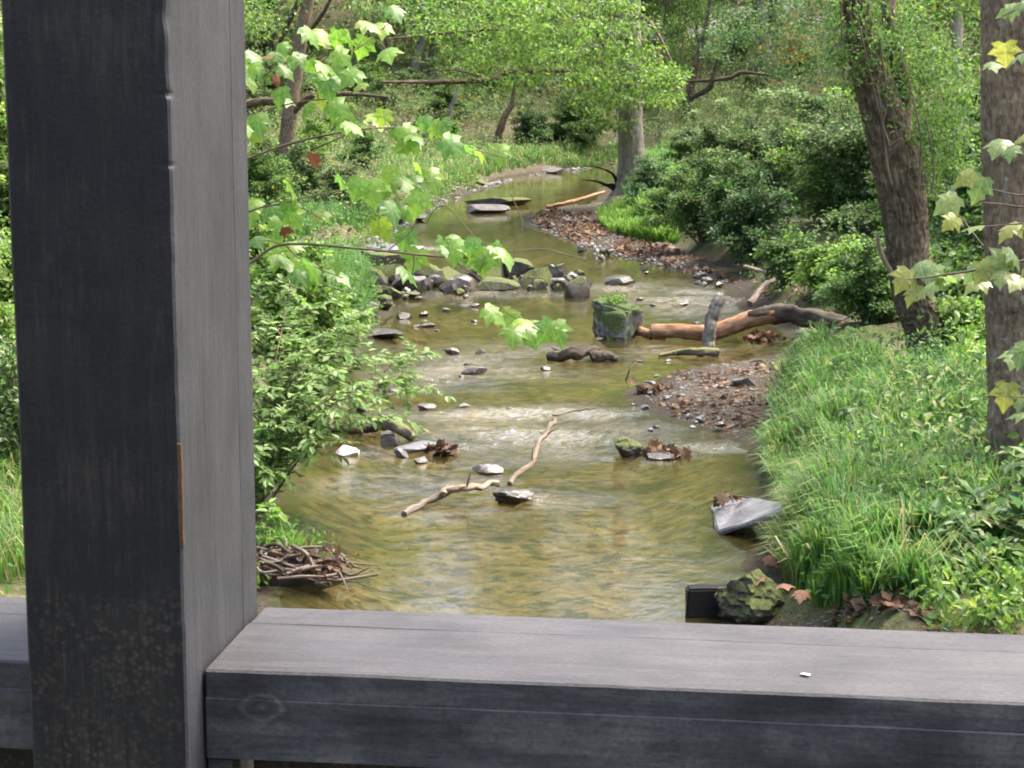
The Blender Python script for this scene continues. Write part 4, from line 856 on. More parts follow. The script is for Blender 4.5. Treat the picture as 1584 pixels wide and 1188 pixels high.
# leaf litter and gravel
r = np.random.default_rng(41); lb = Buf()
def litter(poly, n, ln, dz=.015):
    c = fill(poly, n, r); c = c[fbm2(c[:, 0], c[:, 1], .5, 2, 17) > -.12 - .3 * (ln > .2)]; n = len(c); c[:, 2] += r.uniform(.004, dz, n)
    a = r.normal(size=(n, 3)); a[:, 2] *= .25; leaves(lb, c, a, np.array([[0, 0, 1.]]) + r.normal(size=(n, 3)) * .45, ln * r.uniform(.5, 1.3, n), pal('litter', n, r, .3), T_DIA, wid=1.6)
litter(gpoly([(818, 345), (840, 326), (925, 333), (1040, 380), (1150, 440), (1090, 425), (1015, 406), (915, 384)]), 4200, .13, .05)
litter(gpoly([(985, 606), (1060, 575), (1240, 560), (1230, 600), (1190, 690), (1120, 668), (1050, 645)]), 700, .085, .03)
litter(gpoly([(1235, 925), (1440, 945), (1440, 975), (1220, 970)]), 260, .1, .04)
litter(gpoly([(1160, 425), (1250, 420), (1260, 500), (1190, 480)]), 500, .1, .05)
litter([(-40, 80), (45, 80), (80, 160), (-80, 160)], 6000, .3, .08)
litter([(-30, 40), (-3.4, 40), (-2, 70), (-6, 80), (-40, 80)], 6000, .12, .05)
tag(link('leaf_litter', lb.mesh('leaf_litter', M_DRY, False)), 'reddish brown fallen leaves strewn on gravel bars and slope', 'leaf litter', kind='stuff')
sb = Buf(); pv, pf_ = ICO[1]
def pebbles(poly, n, s):
    c = fill(poly, n, r); sc = s * r.lognormal(0, .45, n)[:, None, None] * r.uniform(.6, 1.2, (n, 1, 3)) * [1, 1, .55]
    v = c[:, None] + pv[None] * sc; f = pf_[None] + (np.arange(n) * len(pv))[:, None, None]
    g = r.uniform(.04, .15, (n, 1)) * np.array([[1, .92, .82]]); sb.add(v.reshape(-1, 3), f.reshape(-1, 3), np.repeat(g, len(pv), 0))
pebbles(gpoly([(985, 608), (1060, 575), (1240, 560), (1235, 600), (1190, 695), (1120, 672), (1050, 650)]), 1900, .012)
pebbles(gpoly([(818, 347), (840, 326), (925, 333), (1040, 380), (1150, 450), (1090, 428), (1015, 410), (915, 387)]), 1800, .035)
pebbles(gpoly([(560, 450), (910, 450), (910, 432), (560, 415)]), 900, .05)
pebbles(gpoly([(1225, 935), (1440, 950), (1440, 978), (1200, 975)]), 260, .011)
pebbles(gpoly([(575, 395), (560, 380), (600, 345), (640, 300), (740, 278), (850, 258), (950, 247), (950, 254), (870, 264), (760, 287), (690, 314), (640, 345)]), 900, .05)
mg_, nt, out, N, L = mat('pebble'); at = N('Attribute', _attribute_name='tint'); bs = N('BsdfPrincipled', Roughness=.5); L(at.outputs['Color'], bs.inputs['Base Color']); L(bs.outputs[0], out.inputs[0])
tag(link('gravel', sb.mesh('gravel', mg_)), 'wet grey pebbles on the creek bars', 'gravel', kind='stuff')

# ------------------------------------------------------------------ vegetation: shrubs and trees from shared meshes
def shrub_proto(seed, palette, n=120, per=34, ln=.1, h=1.0, accent=None, pa=.02, rad=.17, T=T_DIA):
    """unit bush: about 1 m tall and 1.2 m wide"""
    r = np.random.default_rng(seed); fb, st = Buf(), Buf()
    ns = 30; c, rd = [], []
    for k in range(ns):
        a = r.uniform(0, 2 * np.pi); o = r.random() ** .7; hh = (1.05 - .75 * o ** 1.6) * r.uniform(.6, 1.25)
        e = np.array([math.cos(a) * o * .62, math.sin(a) * o * .62, hh * .92]); md = e * [.35, .35, .62] + r.normal(size=3) * .03 + [0, 0, .06]
        ln_ = tube(st, [[math.cos(a) * .04, math.sin(a) * .04, -.08], md, e], [.012, .008, .002], 12, 5, .1)
        m_ = max(2, n // ns); tt_ = r.uniform(.18, 1, m_) ** .75
        for q in tt_: c.append(ln_[int(q * 11)] + r.normal(size=3) * .05 * (1.3 - q)); rd.append(rad * (1.7 - .8 * q) * r.uniform(.6, 1.3))
    cloud(fb, np.array(c), np.array(rd), per, ln, palette, r, T, accent=accent, pa=pa, flat=.4, vary=.8)
    return [('stem', st.mesh('shrub_stem', M_TWIG)), ('foliage', fb.mesh('shrub_foliage', M_LEAF, False))]
SH = {'mid': [shrub_proto(s, 'mid', accent='lime', pa=.12, ln=.085) for s in (1, 2)], 'blue': [shrub_proto(s, 'blue', ln=.09, accent='mid', pa=.2) for s in (3, 4)],
      'dark': [shrub_proto(s, 'dark', ln=.075, accent='mid', pa=.2) for s in (5, 6)], 'lime': [shrub_proto(s, 'lime', ln=.08) for s in (7, 8)],
      'pale': [shrub_proto(s, 'pale', ln=.075, n=85, accent='weed' if False else 'mid', pa=.2) for s in (9, 10)], 'autumn': [shrub_proto(12, 'lime', ln=.09, n=70, accent='autumn', pa=.5)]}
def fine(s, p, a=None, pa=0.): return shrub_proto(s, p, n=250, per=40, ln=.05, rad=.13, accent=a, pa=pa)
SHF = {'mid': [fine(31, 'mid', 'lime', .15), fine(32, 'mid', 'blue', .2)], 'blue': [fine(33, 'blue', 'mid', .3), fine(34, 'blue', 'pale', .15)], 'dark': [fine(35, 'dark', 'mid', .4), fine(36, 'dark', 'blue', .3)], 'pale': [fine(37, 'pale', 'mid', .3), fine(38, 'weed', 'pale', .3)], 'lime': [fine(39, 'lime', 'mid', .3), fine(40, 'lime', 'pale', .3)], 'autumn': [fine(41, 'lime', 'autumn', .4)]}
def vfine(s, p, a=None, pa=0.): return shrub_proto(s, p, n=460, per=50, ln=.031, rad=.10, accent=a, pa=pa)
SHV = {'mid': [vfine(51, 'mid', 'lime', .2), vfine(52, 'mid', 'pale', .15)], 'blue': [vfine(53, 'blue', 'mid', .4), vfine(54, 'blue', 'pale', .15)], 'dark': [vfine(55, 'dark', 'mid', .5)], 'pale': [vfine(57, 'pale', 'mid', .4)], 'lime': [vfine(58, 'lime', 'pale', .3)], 'autumn': [vfine(59, 'lime', 'autumn', .4)]}
def tree_proto(seed, palette, Ht=15, r0=.2, lo=.3, bark=M_BARK, nb=16, per=46, ln=.17, spread=3.4, accent=None, pa=.03):
    r = np.random.default_rng(seed); tb_, cb = Buf(), Buf()
    w = np.cumsum(r.normal(size=(6, 2)) * .22, 0); P0 = np.column_stack([w - w[0], np.linspace(-.2, Ht * .85, 6)])
    line = tube(tb_, P0, [r0 * 1.15, r0, r0 * .85, r0 * .65, r0 * .4, r0 * .12], 40, 14, .06, None, 0, seed, .008, r0)
    cs = []
    for k in range(nb):
        t = lo + (1 - lo) * (k + r.random()) / nb; i = int(t * 39); a = r.uniform(0, 6.28); L2 = spread * (1 - .55 * t) * r.uniform(.7, 1.2)
        s0 = line[i]; e = s0 + np.array([math.cos(a) * L2, math.sin(a) * L2, L2 * r.uniform(-.05, .5)])
        md = (s0 + e) / 2 + [0, 0, .12 * L2]; tube(tb_, [s0, md, e], [r0 * .32 * (1.1 - t * .6), r0 * .2, r0 * .05], 9, 6, .1)
        for q in range(7): cs.append(s0 + (e - s0) * r.uniform(.35, 1.1) + r.normal(size=3) * [.5, .5, .35])
    cloud(cb, np.array(cs), .75, per, ln, palette, r, accent=accent, pa=pa)
    return [('trunk', tb_.mesh('tree_trunk', bark)), ('crown', cb.mesh('tree_crown', M_LEAF, False))]
TP = [tree_proto(1, 'mid', 16, .2, .34), tree_proto(2, 'lime', 14, .15, .22, M_BARKP), tree_proto(3, 'blue', 15, .2, .28), tree_proto(4, 'mid', 9, .08, .12, M_BARK, 14, spread=2.2, accent='lime', pa=.2), tree_proto(5, 'pale', 8, .07, .1, M_BARKP, 14, spread=2.2, accent='autumn', pa=.06)]
cnt = [0]
def put(parts, name, label, catg, loc, rotz, scale, group=None):
    t = thing(name, label, catg, loc, rotz, group, scale)
    for nm, me in parts: link(nm, me, t)
    return t
def shrub(px, py, hpx, kind, label, wide=1.2, group=None, Y=None, rng_=np.random.default_rng(77)):
    g = G(px, py) if Y is None else on(P(px, py, Y)[0], Y)
    s = hpx * g[1] / F; cnt[0] += 1; v = (SHV if s > 1.7 else SHF if s > 1.0 else SH)[kind]
    return put(v[cnt[0] % len(v)], 'shrub', label, 'shrub', g, rng_.uniform(0, 6.28), (s * wide, s * wide, s), group)

GB = 'shrubs massed on the right bank'
right = [(1012, 322, 80, 'blue', 'glossy blue green shrub just right of the central trunk'), (1050, 345, 85, 'mid', 'small green shrub above the far leaf bar'),
         (1090, 372, 125, 'mid', 'dense shrub where the far leaf bar meets the bank'), (1138, 385, 130, 'dark', 'dark bushy shrub overhanging the riffle on the right bank'),
         (1172, 405, 120, 'dark', 'tall dark shrub above the pale dead branch'), (1222, 432, 90, 'mid', 'leafy green shrub behind the arched log'),
         (1270, 452, 85, 'lime', 'low shrub above the arched log left of the leaning trunk'), (1315, 478, 100, 'lime', 'light green shrub at the left foot of the leaning trunk'),
         (1345, 500, 120, 'mid', 'soft green shrub touching the left side of the leaning trunk'), (1475, 500, 110, 'mid', 'low shrub between the leaning trunk and the big right trunk'),
         (1070, 268, 85, 'pale', 'pale sunlit shrub below the forked dark tree'), (1120, 285, 115, 'pale', 'pale airy shrub on the slope right of the forked tree'),
         (1175, 312, 150, 'pale', 'pale green shrub halfway up the right slope'), (1230, 332, 170, 'pale', 'broad green shrub on the slope left of the leaning trunk'),
         (1285, 348, 185, 'lime', 'green shrub directly left of the leaning trunk'), (1345, 360, 220, 'pale', 'tall light green shrub behind the leaning trunk'),
         (1425, 385, 200, 'mid', 'tall green shrub right behind the leaning trunk'), (1475, 400, 220, 'blue', 'tall shrub left of the big right trunk'),
         (1515, 430, 230, 'mid', 'green shrub partly behind the big right trunk'), (1600, 480, 300, 'mid', 'green shrub at the right edge behind the big trunk'),
         (1500, 560, 110, 'lime', 'bright yellow green seedling bush left of the big right trunk'), (1440, 590, 60, 'blue', 'low bluish seedling bush below the leaning trunk')]
for a in right: shrub(*a)
left = [(500, 545, 110, 'mid', 'low green shrub behind the near overhanging shrub'), (440, 560, 190, 'lime', 'bright dense shrub beside the post at mid height'),
        (480, 470, 90, 'pale', 'pale shrub above the grassy left bank'), (405, 480, 140, 'lime', 'bright shrub right behind the post edge'),
        (530, 330, 80, 'pale', 'pale weed bush on the left shore beyond the dam'), (400, 340, 120, 'mid', 'green shrub behind the post under the left trunk'),
        (470, 320, 90, 'pale', 'pale thin shrub at the foot of the left trunk'), (-10, 560, 260, 'lime', 'green shrub left of the post at mid height'), (10, 400, 330, 'lime', 'bright shrub left of the post near the top'),
        (15, 760, 200, 'pale', 'pale grassy shrub left of the post low down'), (560, 260, 60, 'mid', 'small shrub on the far left slope above the shore'),
        (640, 245, 50, 'pale', 'small pale bush on the far left slope'), (820, 228, 60, 'dark', 'dark bush at the far bend left of the central trunk'),
        (905, 222, 60, 'dark', 'shadowy bush behind the central trunk'), (880, 215, 70, 'mid', 'green bush hanging over the far bend')]
for a in left: shrub(*a)
r = np.random.default_rng(55)
for k in range(75):
    Yv = r.uniform(84, 150); xv = r.uniform(-.3, .3) * Yv; kd = ['pale', 'mid', 'lime', 'mid', 'blue', 'autumn'][r.integers(6)]
    if xv > 0 and kd == 'lime': kd = 'blue'
    s = r.uniform(.8, 2.2); q = on(xv, Yv)
    put(SHF[kd][k % len(SHF[kd])], 'shrub', 'leafy understorey shrub among the trees of the far wooded slope', 'shrub', q, r.uniform(0, 6), (s * 1.3, s * 1.3, s), 'shrubs on the far wooded slope')
for k in range(46):
    Yv = r.uniform(76, 104); xv = r.uniform(-17, 4); kd = ['pale', 'pale', 'lime', 'mid'][r.integers(4)]; s = r.uniform(.6, 1.5)
    put((SHF if s > 1. else SH)[kd][k % 2], 'shrub', 'small pale leafy shrub on the weedy slope beyond the creek bend', 'shrub', on(xv, Yv), r.uniform(0, 6), (s * 1.5, s * 1.5, s), 'shrubs on the slope beyond the bend')
for k in range(24):
    Yv = r.uniform(11, 38); xv = (-4.6 - r.random() * 6) if k % 2 else (max(6.2, 3.6 + Yv * .1) + r.random() * 5); kd = ['lime', 'lime', 'pale', 'mid'][r.integers(4)]; s = r.uniform(.7, 1.3)
    put(SHF[kd][k % 2], 'shrub', 'leafy shrub on the near left bank by the bridge' if k % 2 else 'leafy shrub behind the big right trunk', 'shrub', on(xv, Yv), r.uniform(0, 6), (s * 1.4, s * 1.4, s), 'shrubs on the near left bank' if k % 2 else 'shrubs behind the big right trunk')
for k in range(14):
    Yv = r.uniform(80, 104); xv = r.uniform(-19, 8); s = r.uniform(.45, .8)
    put(TP[3 + k % 2], 'sapling', 'thin stemmed sapling on the weedy slope beyond the creek bend', 'sapling', on(xv, Yv), r.uniform(0, 6), (s, s, s * 1.3), 'saplings beyond the bend')
for k in range(40):
    Yv = r.uniform(36, 80); xv = (-5 - r.random() ** 1.2 * 16) if k < 22 else (7 + r.random() * 14); kd = (['pale', 'mid', 'lime', 'pale'] if xv < 0 else ['mid', 'pale', 'lime', 'blue'])[r.integers(4)]
    s = r.uniform(.8, 1.6) if xv < 0 else r.uniform(1.0, 2.4); q = on(xv, Yv)
    put((SHV[kd] if s > 1.7 else SHF[kd] if s > 1.0 else SH[kd])[0], 'shrub', 'small leafy shrub growing in the weeds of the left slope' if xv < 0 else 'leafy shrub in the thicket covering the right slope', 'shrub', q, r.uniform(0, 6), (s * 1.4, s * 1.4, s),
        'shrubs on the left slope' if xv < 0 else 'shrubs in the right thicket')

# trees one can point at on the far slope
for px, py, k, sc, lab in [(1038, 62, 0, .75, 'slim dark trunk on the far slope, left of a matching pair'), (1056, 64, 0, 1.05, 'thicker grey trunk on the far slope, right of a matching pair'),
                           (665, 122, 1, .95, 'greyish straight trunk on the far left slope behind the bare limb'), (400, 80, 1, 1.1, 'pale far trunk just right of the post top'),
                           (424, 95, 0, .7, 'thin dark far trunk between the post and the left tree'), (590, 50, 0, .55, 'thin far tree on the brown upper slope'),
                           (852, 20, 0, .7, 'slender dark trunk at the top of the slope above the bough'), (1090, 90, 3, 1.1, 'small far tree with bluish leaves right of the trunk pair')]:
    g = G(px, py); put(TP[k], 'tree', lab, 'tree', g, px * .7, (sc, sc, sc))
r = np.random.default_rng(66)
for k in range(90):
    Yv = r.uniform(86, 150); xv = r.uniform(-.4, .4) * Yv; i = r.integers(0, 5); s = r.uniform(1.3, 1.9) if i < 3 else r.uniform(.9, 1.3)
    put(TP[i], 'tree', 'leafy tree in the woods on the far slope', 'tree', on(xv, Yv), r.uniform(0, 6), (s, s, s), 'trees of the far wood')
for k in range(26):
    sgn = -1 if k % 2 else 1; Yv = r.uniform(30, 85); xv = sgn * (r.uniform(9, 24) + (4 if sgn > 0 else 3)); i = [0, 2, 1, 0, 3][r.integers(0, 5)]; s = r.uniform(1.1, 1.6)
    put(TP[i], 'tree', 'leafy tree standing in the woods on the left slope' if sgn < 0 else 'leafy tree standing in the thicket on the right slope', 'tree', on(xv, Yv), r.uniform(0, 6), (s, s, s), 'trees of the left slope' if sgn < 0 else 'trees of the right slope')

# ------------------------------------------------------------------ particular trees
def pixpoly(poly, n, Yr, r):
    poly = np.array(poly, float); lo, hi = poly.min(0), poly.max(0); out = []
    while len(out) < n:
        q = r.uniform(lo, hi, (n * 2, 2)); q = q[inpoly(q[:, 0], q[:, 1], poly)]
        out += [P(a, b_, r.uniform(*Yr)) for a, b_ in q]
    return np.array(out[:n])
def top_crown(cb, at, spread, n, r, palette, ln=.14):
    c = at + r.normal(size=(n, 3)) * [spread, spread, spread * .6]; cloud(cb, c, .8, 45, ln, palette, r)

# central tree
g = G(975, 296); Yt = g[1]; ct = thing('tree', 'stout grey trunk at the far bend with a bright leafy bough hanging left', 'tree', g)
tb_ = Buf(); kk = Yt / F
tube(tb_, [g - [0, 0, .3], P(976, 250, Yt), P(975, 180, Yt), P(974, 90, Yt), P(973, 0, Yt), P(970, -160, Yt), P(960, -420, Yt + 1)], [24 * kk, 21 * kk, 19 * kk, 18.5 * kk, 17.5 * kk, 14 * kk, 4 * kk], 140, 40, .06, None, 0, 4, .014, .25)
link('trunk', tb_.mesh('trunk', M_BARKP, True, g), ct)
for e, rr in [([(972, 118, 0), (900, 112, -1), (850, 108, -2.5), (780, 112, -4), (760, 122, -4.5), (700, 126, -5), (590, 127, -6)], [5, 4, 4, 5, 4.5, 4, 1.5]),
              ([(972, 60, 0), (890, 50, -1), (780, 45, -3), (700, 50, -4), (600, 60, -5)], [5, 4, 3, 2, 1]), ([(760, 122, -4.5), (700, 108, -5), (660, 115, -5.2)], [2, 1.5, 1]),
              ([(973, 20, 0), (1010, 40, -1), (1050, 120, -2)], [5, 3, 1])]:
    b = Buf(); tube(b, [P(a, c, Yt + dy) for a, c, dy in e], [q * kk for q in rr], 24, 8, .15); link('limb', b.mesh('limb', M_BARKD, True, g), ct)
r = np.random.default_rng(8); cb = Buf()
c = np.vstack([pixpoly([(640, 25), (740, 0), (990, 0), (1000, 60), (1052, 118), (1035, 165), (990, 150), (930, 120), (860, 125), (780, 130), (700, 95)], 300, (Yt - 6, Yt - .7), r),
               pixpoly([(850, 120), (975, 110), (968, 180), (955, 215), (905, 205), (870, 160)], 45, (Yt - 3, Yt - .6), r), pixpoly([(985, 90), (1055, 118), (1035, 165), (1000, 150)], 12, (Yt - 2, Yt), r)])
c[:, 2] = c[:, 2] * .35 + .65 * (np.round(c[:, 2] / .62 + .25 * np.sin(c[:, 0] * 1.3)) * .62)
cloud(cb, c[r.random(len(c)) < .8], .62, 44, .125, 'lime', r, accent='mid', pa=.4, flat=.18, vary=1.0)
top_crown(cb, P(960, -380, Yt), 3.2, 70, r, 'mid'); link('crown', cb.mesh('crown', M_LEAF, False, g), ct)
b = Buf()
for e in ([(955, 292, 0), (950, 272, -.2), (935, 262, -.4), (912, 256, -.6)], [(955, 290, 0), (945, 285, -.3), (930, 288, -.4)], [(955, 292, 0), (958, 275, .1), (960, 262, 0)], [(950, 292, -.2), (925, 281, -.5), (900, 278, -.8)]):
    tube(b, [P(a, c_, Yt + dy) for a, c_, dy in e], [3.5 * kk, 1.8 * kk, .5 * kk], 14, 7, .3)
link('exposed_root', b.mesh('exposed_root', M_WETWOOD, True, g), ct)

# left slender tree
g = G(438, 318); Yt = g[1]; kk = Yt / F; lt = thing('tree', 'slender leaning grey tree behind the sycamore leaves near the post', 'tree', g)
b = Buf(); tube(b, [g - [0, 0, .3], P(441, 260, Yt), P(447, 190, Yt), P(456, 120, Yt), P(467, 50, Yt), P(476, 0, Yt), P(490, -120, Yt), P(500, -330, Yt)], [15 * kk, 13 * kk, 12.5 * kk, 11.5 * kk, 10.5 * kk, 10 * kk, 8 * kk, 3 * kk], 110, 30, .08, None, 0, 9, .01, .2)
link('trunk', b.mesh('trunk', M_BARK, True, g), lt)
for e, rr in [([(448, 190, 0), (440, 160, .2), (400, 158, .6), (340, 168, 1)], [5, 6, 7, 8]), ([(448, 180, 0), (480, 150, -.4), (530, 145, -.8), (600, 150, -1.5)], [5, 5, 4, 2]),
              ([(425, 80, .5), (440, 50, .2), (462, 0, 0)], [2, 4, 4]), ([(470, 60, 0), (500, 20, -1), (520, -20, -1.5)], [4, 3, 2]), ([(442, 240, 0), (480, 232, -.5), (545, 205, -1)], [2, 1.5, .8])]:
    b = Buf(); tube(b, [P(a, c, Yt + dy) for a, c, dy in e], [q * kk for q in rr], 20, 8, .15); link('limb', b.mesh('limb', M_BARKD, True, g), lt)
r = np.random.default_rng(18); cb = Buf()
cloud(cb, np.vstack([pixpoly([(375, 0), (470, 0), (430, 40), (376, 60)], 22, (Yt - 3, Yt + 2), r), pixpoly([(540, 0), (760, 0), (700, 40), (600, 35)], 26, (Yt - 2, Yt + 4), r), P(500, -330, Yt) + r.normal(size=(60, 3)) * [2.5, 2.5, 1.5]]), .45, 36, .11, 'mid', r, accent='lime', pa=.3)
link('crown', cb.mesh('crown', M_LEAF, False, g), lt)

# leaning trunk with vines
g = G(1440, 555); Yt = g[1]; kk = Yt / F; vt = thing('tree', 'thick dark furrowed trunk leaning left, draped with green vines', 'tree', g)
b = Buf(); tube(b, [g + [.02, 0, -.35], P(1430, 515, Yt), P(1414, 460, Yt), P(1404, 400, Yt), P(1398, 320, Yt), P(1380, 230, Yt), P(1357, 150, Yt), P(1338, 80, Yt), P(1322, 0, Yt), P(1290, -140, Yt), P(1260, -420, Yt)],
                 [33 * kk, 31 * kk, 32 * kk, 34 * kk, 36 * kk, 38 * kk, 32 * kk, 26 * kk, 23 * kk, 19 * kk, 6 * kk], 320, 90, .08, None, 0, 6, .024, .12)
link('trunk', b.mesh('trunk', M_BARKD, True, g), vt)
b = Buf(); tube(b, [P(1385, 250, Yt + .1), P(1395, 150, Yt + .25), P(1380, 60, Yt + .2), P(1375, -20, Yt + .3), P(1390, -200, Yt + .6)], [20 * kk, 16 * kk, 14 * kk, 12 * kk, 4 * kk], 60, 24, .15, None, 0, 8, .015); link('limb', b.mesh('limb', M_BARKD, True, g), vt)
r = np.random.default_rng(28); b = Buf()
for e in ([(1325, 20), (1345, 110), (1362, 180), (1376, 225)], [(1360, 60), (1372, 150), (1366, 200), (1385, 228)], [(1345, 130), (1358, 140), (1372, 250), (1378, 285)], [(1376, 228), (1395, 215), (1372, 252), (1380, 285)],
          [(1420, 300), (1425, 220), (1412, 150), (1395, 90)], [(1440, 300), (1445, 260), (1432, 180)], [(1520, 380), (1480, 330), (1440, 290), (1420, 230)], [(1300, 0), (1302, 60), (1295, 75)]):
    tube(b, [P(a, c, Yt - .5 + r.uniform(-.05, .05)) for a, c in e], [1.7 * kk, 1.5 * kk, 1.1 * kk], 20, 6, .2)
link('vine_stem', b.mesh('vine_stem', M_TWIG, True, g), vt)
cb = Buf()
cloud(cb, np.vstack([pixpoly([(1285, 0), (1420, 0), (1500, 120), (1500, 260), (1440, 300), (1400, 210), (1360, 150), (1380, 90), (1340, 60), (1305, 60)], 230, (Yt - .5, Yt + 1.4), r), pixpoly([(1290, 20), (1320, 40), (1345, 150), (1330, 190), (1300, 130)], 30, (Yt - .5, Yt + .3), r),
                     pixpoly([(1330, 40), (1380, 40), (1420, 180), (1375, 170)], 12, (Yt - .62, Yt - .4), r)]), .2, 30, .055, 'mid', r, T_OVAL, accent='lime', pa=.15)
link('vine_foliage', cb.mesh('vine_foliage', M_LEAF, False, g), vt)
cb = Buf(); top_crown(cb, P(1290, -420, Yt), 2.2, 60, r, 'mid', .12); link('crown', cb.mesh('crown', M_LEAF, False, g), vt)
b = Buf(); tube(b, [P(1395, 440, Yt - .1), P(1372, 410, Yt - .2), P(1361, 385, Yt - .25), P(1358, 360, Yt - .3)], [4 * kk, 4 * kk, 4 * kk, 1.5 * kk], 14, 7, .2); link('broken_stub', b.mesh('broken_stub', M_DEAD, True, g), vt)

# big right trunk
g = on(P(1568, 720, 15.2)[0], 15.2); Yt = g[1]; kk = Yt / F; rt = thing('tree', 'big straight grey brown trunk at the right edge of the view', 'tree', g)
b = Buf(); tube(b, [g - [0, 0, .4], P(1577, 640, Yt), P(1574, 540, Yt), P(1573, 400, Yt), P(1571, 250, Yt), P(1569, 100, Yt), P(1568, 0, Yt), P(1568, -300, Yt), P(1568, -1300, Yt + .5)],
                 [56 * kk, 51 * kk, 49 * kk, 50 * kk, 52 * kk, 52 * kk, 50 * kk, 44 * kk, 10 * kk], 420, 84, .04, None, 0, 15, .012, .1)
link('trunk', b.mesh('trunk', M_BARK, True, g), rt)
r = np.random.default_rng(38); cb = Buf(); top_crown(cb, P(1600, -1500, Yt), 2.0, 70, r, 'mid', .11); link('crown', cb.mesh('crown', M_LEAF, False, g), rt)

# forked dark tree on the right slope
g = G(1058, 182); Yt = g[1]; kk = Yt / F; ft = thing('tree', 'small dark tree forking low on the slope right of the central trunk', 'tree', g)
b = Buf(); tube(b, [g - [0, 0, .3], P(1066, 150, Yt), P(1074, 115, Yt), P(1082, 80, Yt), P(1092, 40, Yt), P(1105, -40, Yt)], [7.5 * kk, 7 * kk, 6 * kk, 5 * kk, 4 * kk, 2 * kk], 40, 12, .15, None, 0, 3, .01); link('trunk', b.mesh('trunk', M_BARKD, True, g), ft)
for e, rr in [([(1066, 152, 0), (1085, 143, -.4), (1098, 135, -.6), (1102, 122, -.7), (1112, 80, -.8)], [5, 5, 4.5, 4, 2]), ([(1058, 126, -.3), (1100, 124, -.7), (1130, 120, -1), (1150, 112, -1.2), (1200, 118, -1.5)], [2, 3, 3.2, 3, 1])]:
    b = Buf(); tube(b, [P(a, c, Yt + dy) for a, c, dy in e], [q * kk for q in rr], 24, 8, .15); link('limb', b.mesh('limb', M_BARKD, True, g), ft)
r = np.random.default_rng(48); cb = Buf()
cloud(cb, np.vstack([pixpoly([(1080, 20), (1200, 0), (1300, 0), (1290, 110), (1220, 130), (1150, 100), (1090, 90)], 120, (Yt - 6, Yt + 1), r)]), .5, 36, .15, 'blue', r, T_DIA, accent='mid', pa=.3)
cloud(cb, pixpoly([(1160, 40), (1230, 45), (1235, 100), (1180, 110)], 12, (Yt - 6, Yt - 3), r), .4, 14, .13, 'autumn', r)
link('crown', cb.mesh('crown', M_LEAF, False, g), ft)

# saplings on the far left slope
for pts, rr, lab, m in [([(766, 226), (774, 200), (783, 175), (792, 160), (800, 110)], [7, 6, 5, 4, 2], 'dark crooked sapling leaning right on the left slope', M_BARKD), ([(690, 195), (697, 170), (704, 150), (715, 110)], [3.5, 3, 3, 1.5], 'pale thin leaning sapling on the left slope', M_BARKP),
                        ([(755, 158), (757, 140), (760, 100)], [5, 5, 3], 'dark stub trunk behind the bare limb', M_BARKD)]:
    g = G(*pts[0]); Yt = g[1]; kk = Yt / F; t = thing('sapling', lab, 'sapling', g); b = Buf()
    tube(b, [g - [0, 0, .2]] + [P(a, c, Yt) for a, c in pts[1:]], [q * kk for q in rr], 24, 9, .15, None, 0, 2); link('trunk', b.mesh('trunk', m, True, g), t)
    cb = Buf(); cloud(cb, P(*pts[-1], Yt) + np.random.default_rng(2).normal(size=(14, 3)) * [.8, .8, .5], .4, 24, .11, 'lime', np.random.default_rng(3)); link('crown', cb.mesh('crown', M_LEAF, False, g), t)

# ------------------------------------------------------------------ near leafy plants
def leafy_plant(name, label, catg, base, tips, r, ln, palette, arch=.25, sub=5, leafstep=.055, T=T_OVAL, wood=M_TWIG, rad=.012, m=M_LEAF, start=.3, accent=None, pa=.05, sublen=.45):
    t = thing(name, label, catg, base); st, fb = Buf(), Buf()
    C, A, Nn = [], [], []
    def leafy(pts, s0):
        p = spline(pts, 30); d = nrm(np.gradient(p, axis=0)); L_ = np.concatenate([[0], np.cumsum(np.linalg.norm(np.diff(p, axis=0), axis=1))]); s = s0 * L_[-1]; side = 1
        while s < L_[-1]:
            i = min(29, int(np.searchsorted(L_, s))); up = np.array([0, 0, 1.]); sd = np.cross(d[i], up); sd = sd / (np.linalg.norm(sd) + 1e-6)
            for q in (1, -1):
                C.append(p[i]); A.append(d[i] * .55 + q * sd * .8 + r.normal(size=3) * .25 - up * .18); Nn.append(up + r.normal(size=3) * .3)
            s += leafstep * r.uniform(.7, 1.3)
        C.append(p[-1]); A.append(d[-1]); Nn.append(np.array([0, 0, 1.]))
    for tp in tips:
        tp = np.asarray(tp); v = tp - base; L2 = np.linalg.norm(v)
        mid = base + v * .5 + np.array([0, 0, arch * L2]) + r.normal(size=3) * .05
        line = tube(st, [base + r.normal(size=3) * [.05, .05, 0], mid, tp], [rad, rad * .7, rad * .2], 24, 6, .08); leafy(line, start)
        for k in range(sub):
            i = r.integers(8, 23); dv = nrm(line[min(i + 1, 23)] - line[i]); sdv = r.normal(size=3) * [1, .8, .45]; e = line[i] + (dv * .6 + nrm(sdv) * .75) * L2 * sublen * r.uniform(.3, 1) * (1 - i / 40)
            mm = (line[i] + e) / 2 + [0, 0, .04]; e = e - [0, 0, .03]
            tube(st, [line[i], mm, e], [rad * .35, rad * .25, rad * .1], 8, 5, .05); leafy([line[i], mm, e], .15)
    C, A, Nn = map(np.array, (C, A, Nn)); leaves(fb, C, A, Nn, ln * r.uniform(.6, 1.2, len(C)), pal(palette, len(C), r, .2, accent, pa), T)
    link('stem', st.mesh('stem', wood, True, base), t); link('foliage', fb.mesh('foliage', m, False, base), t); return t
r = np.random.default_rng(71)
bs_ = on(-2.35, 16.4)
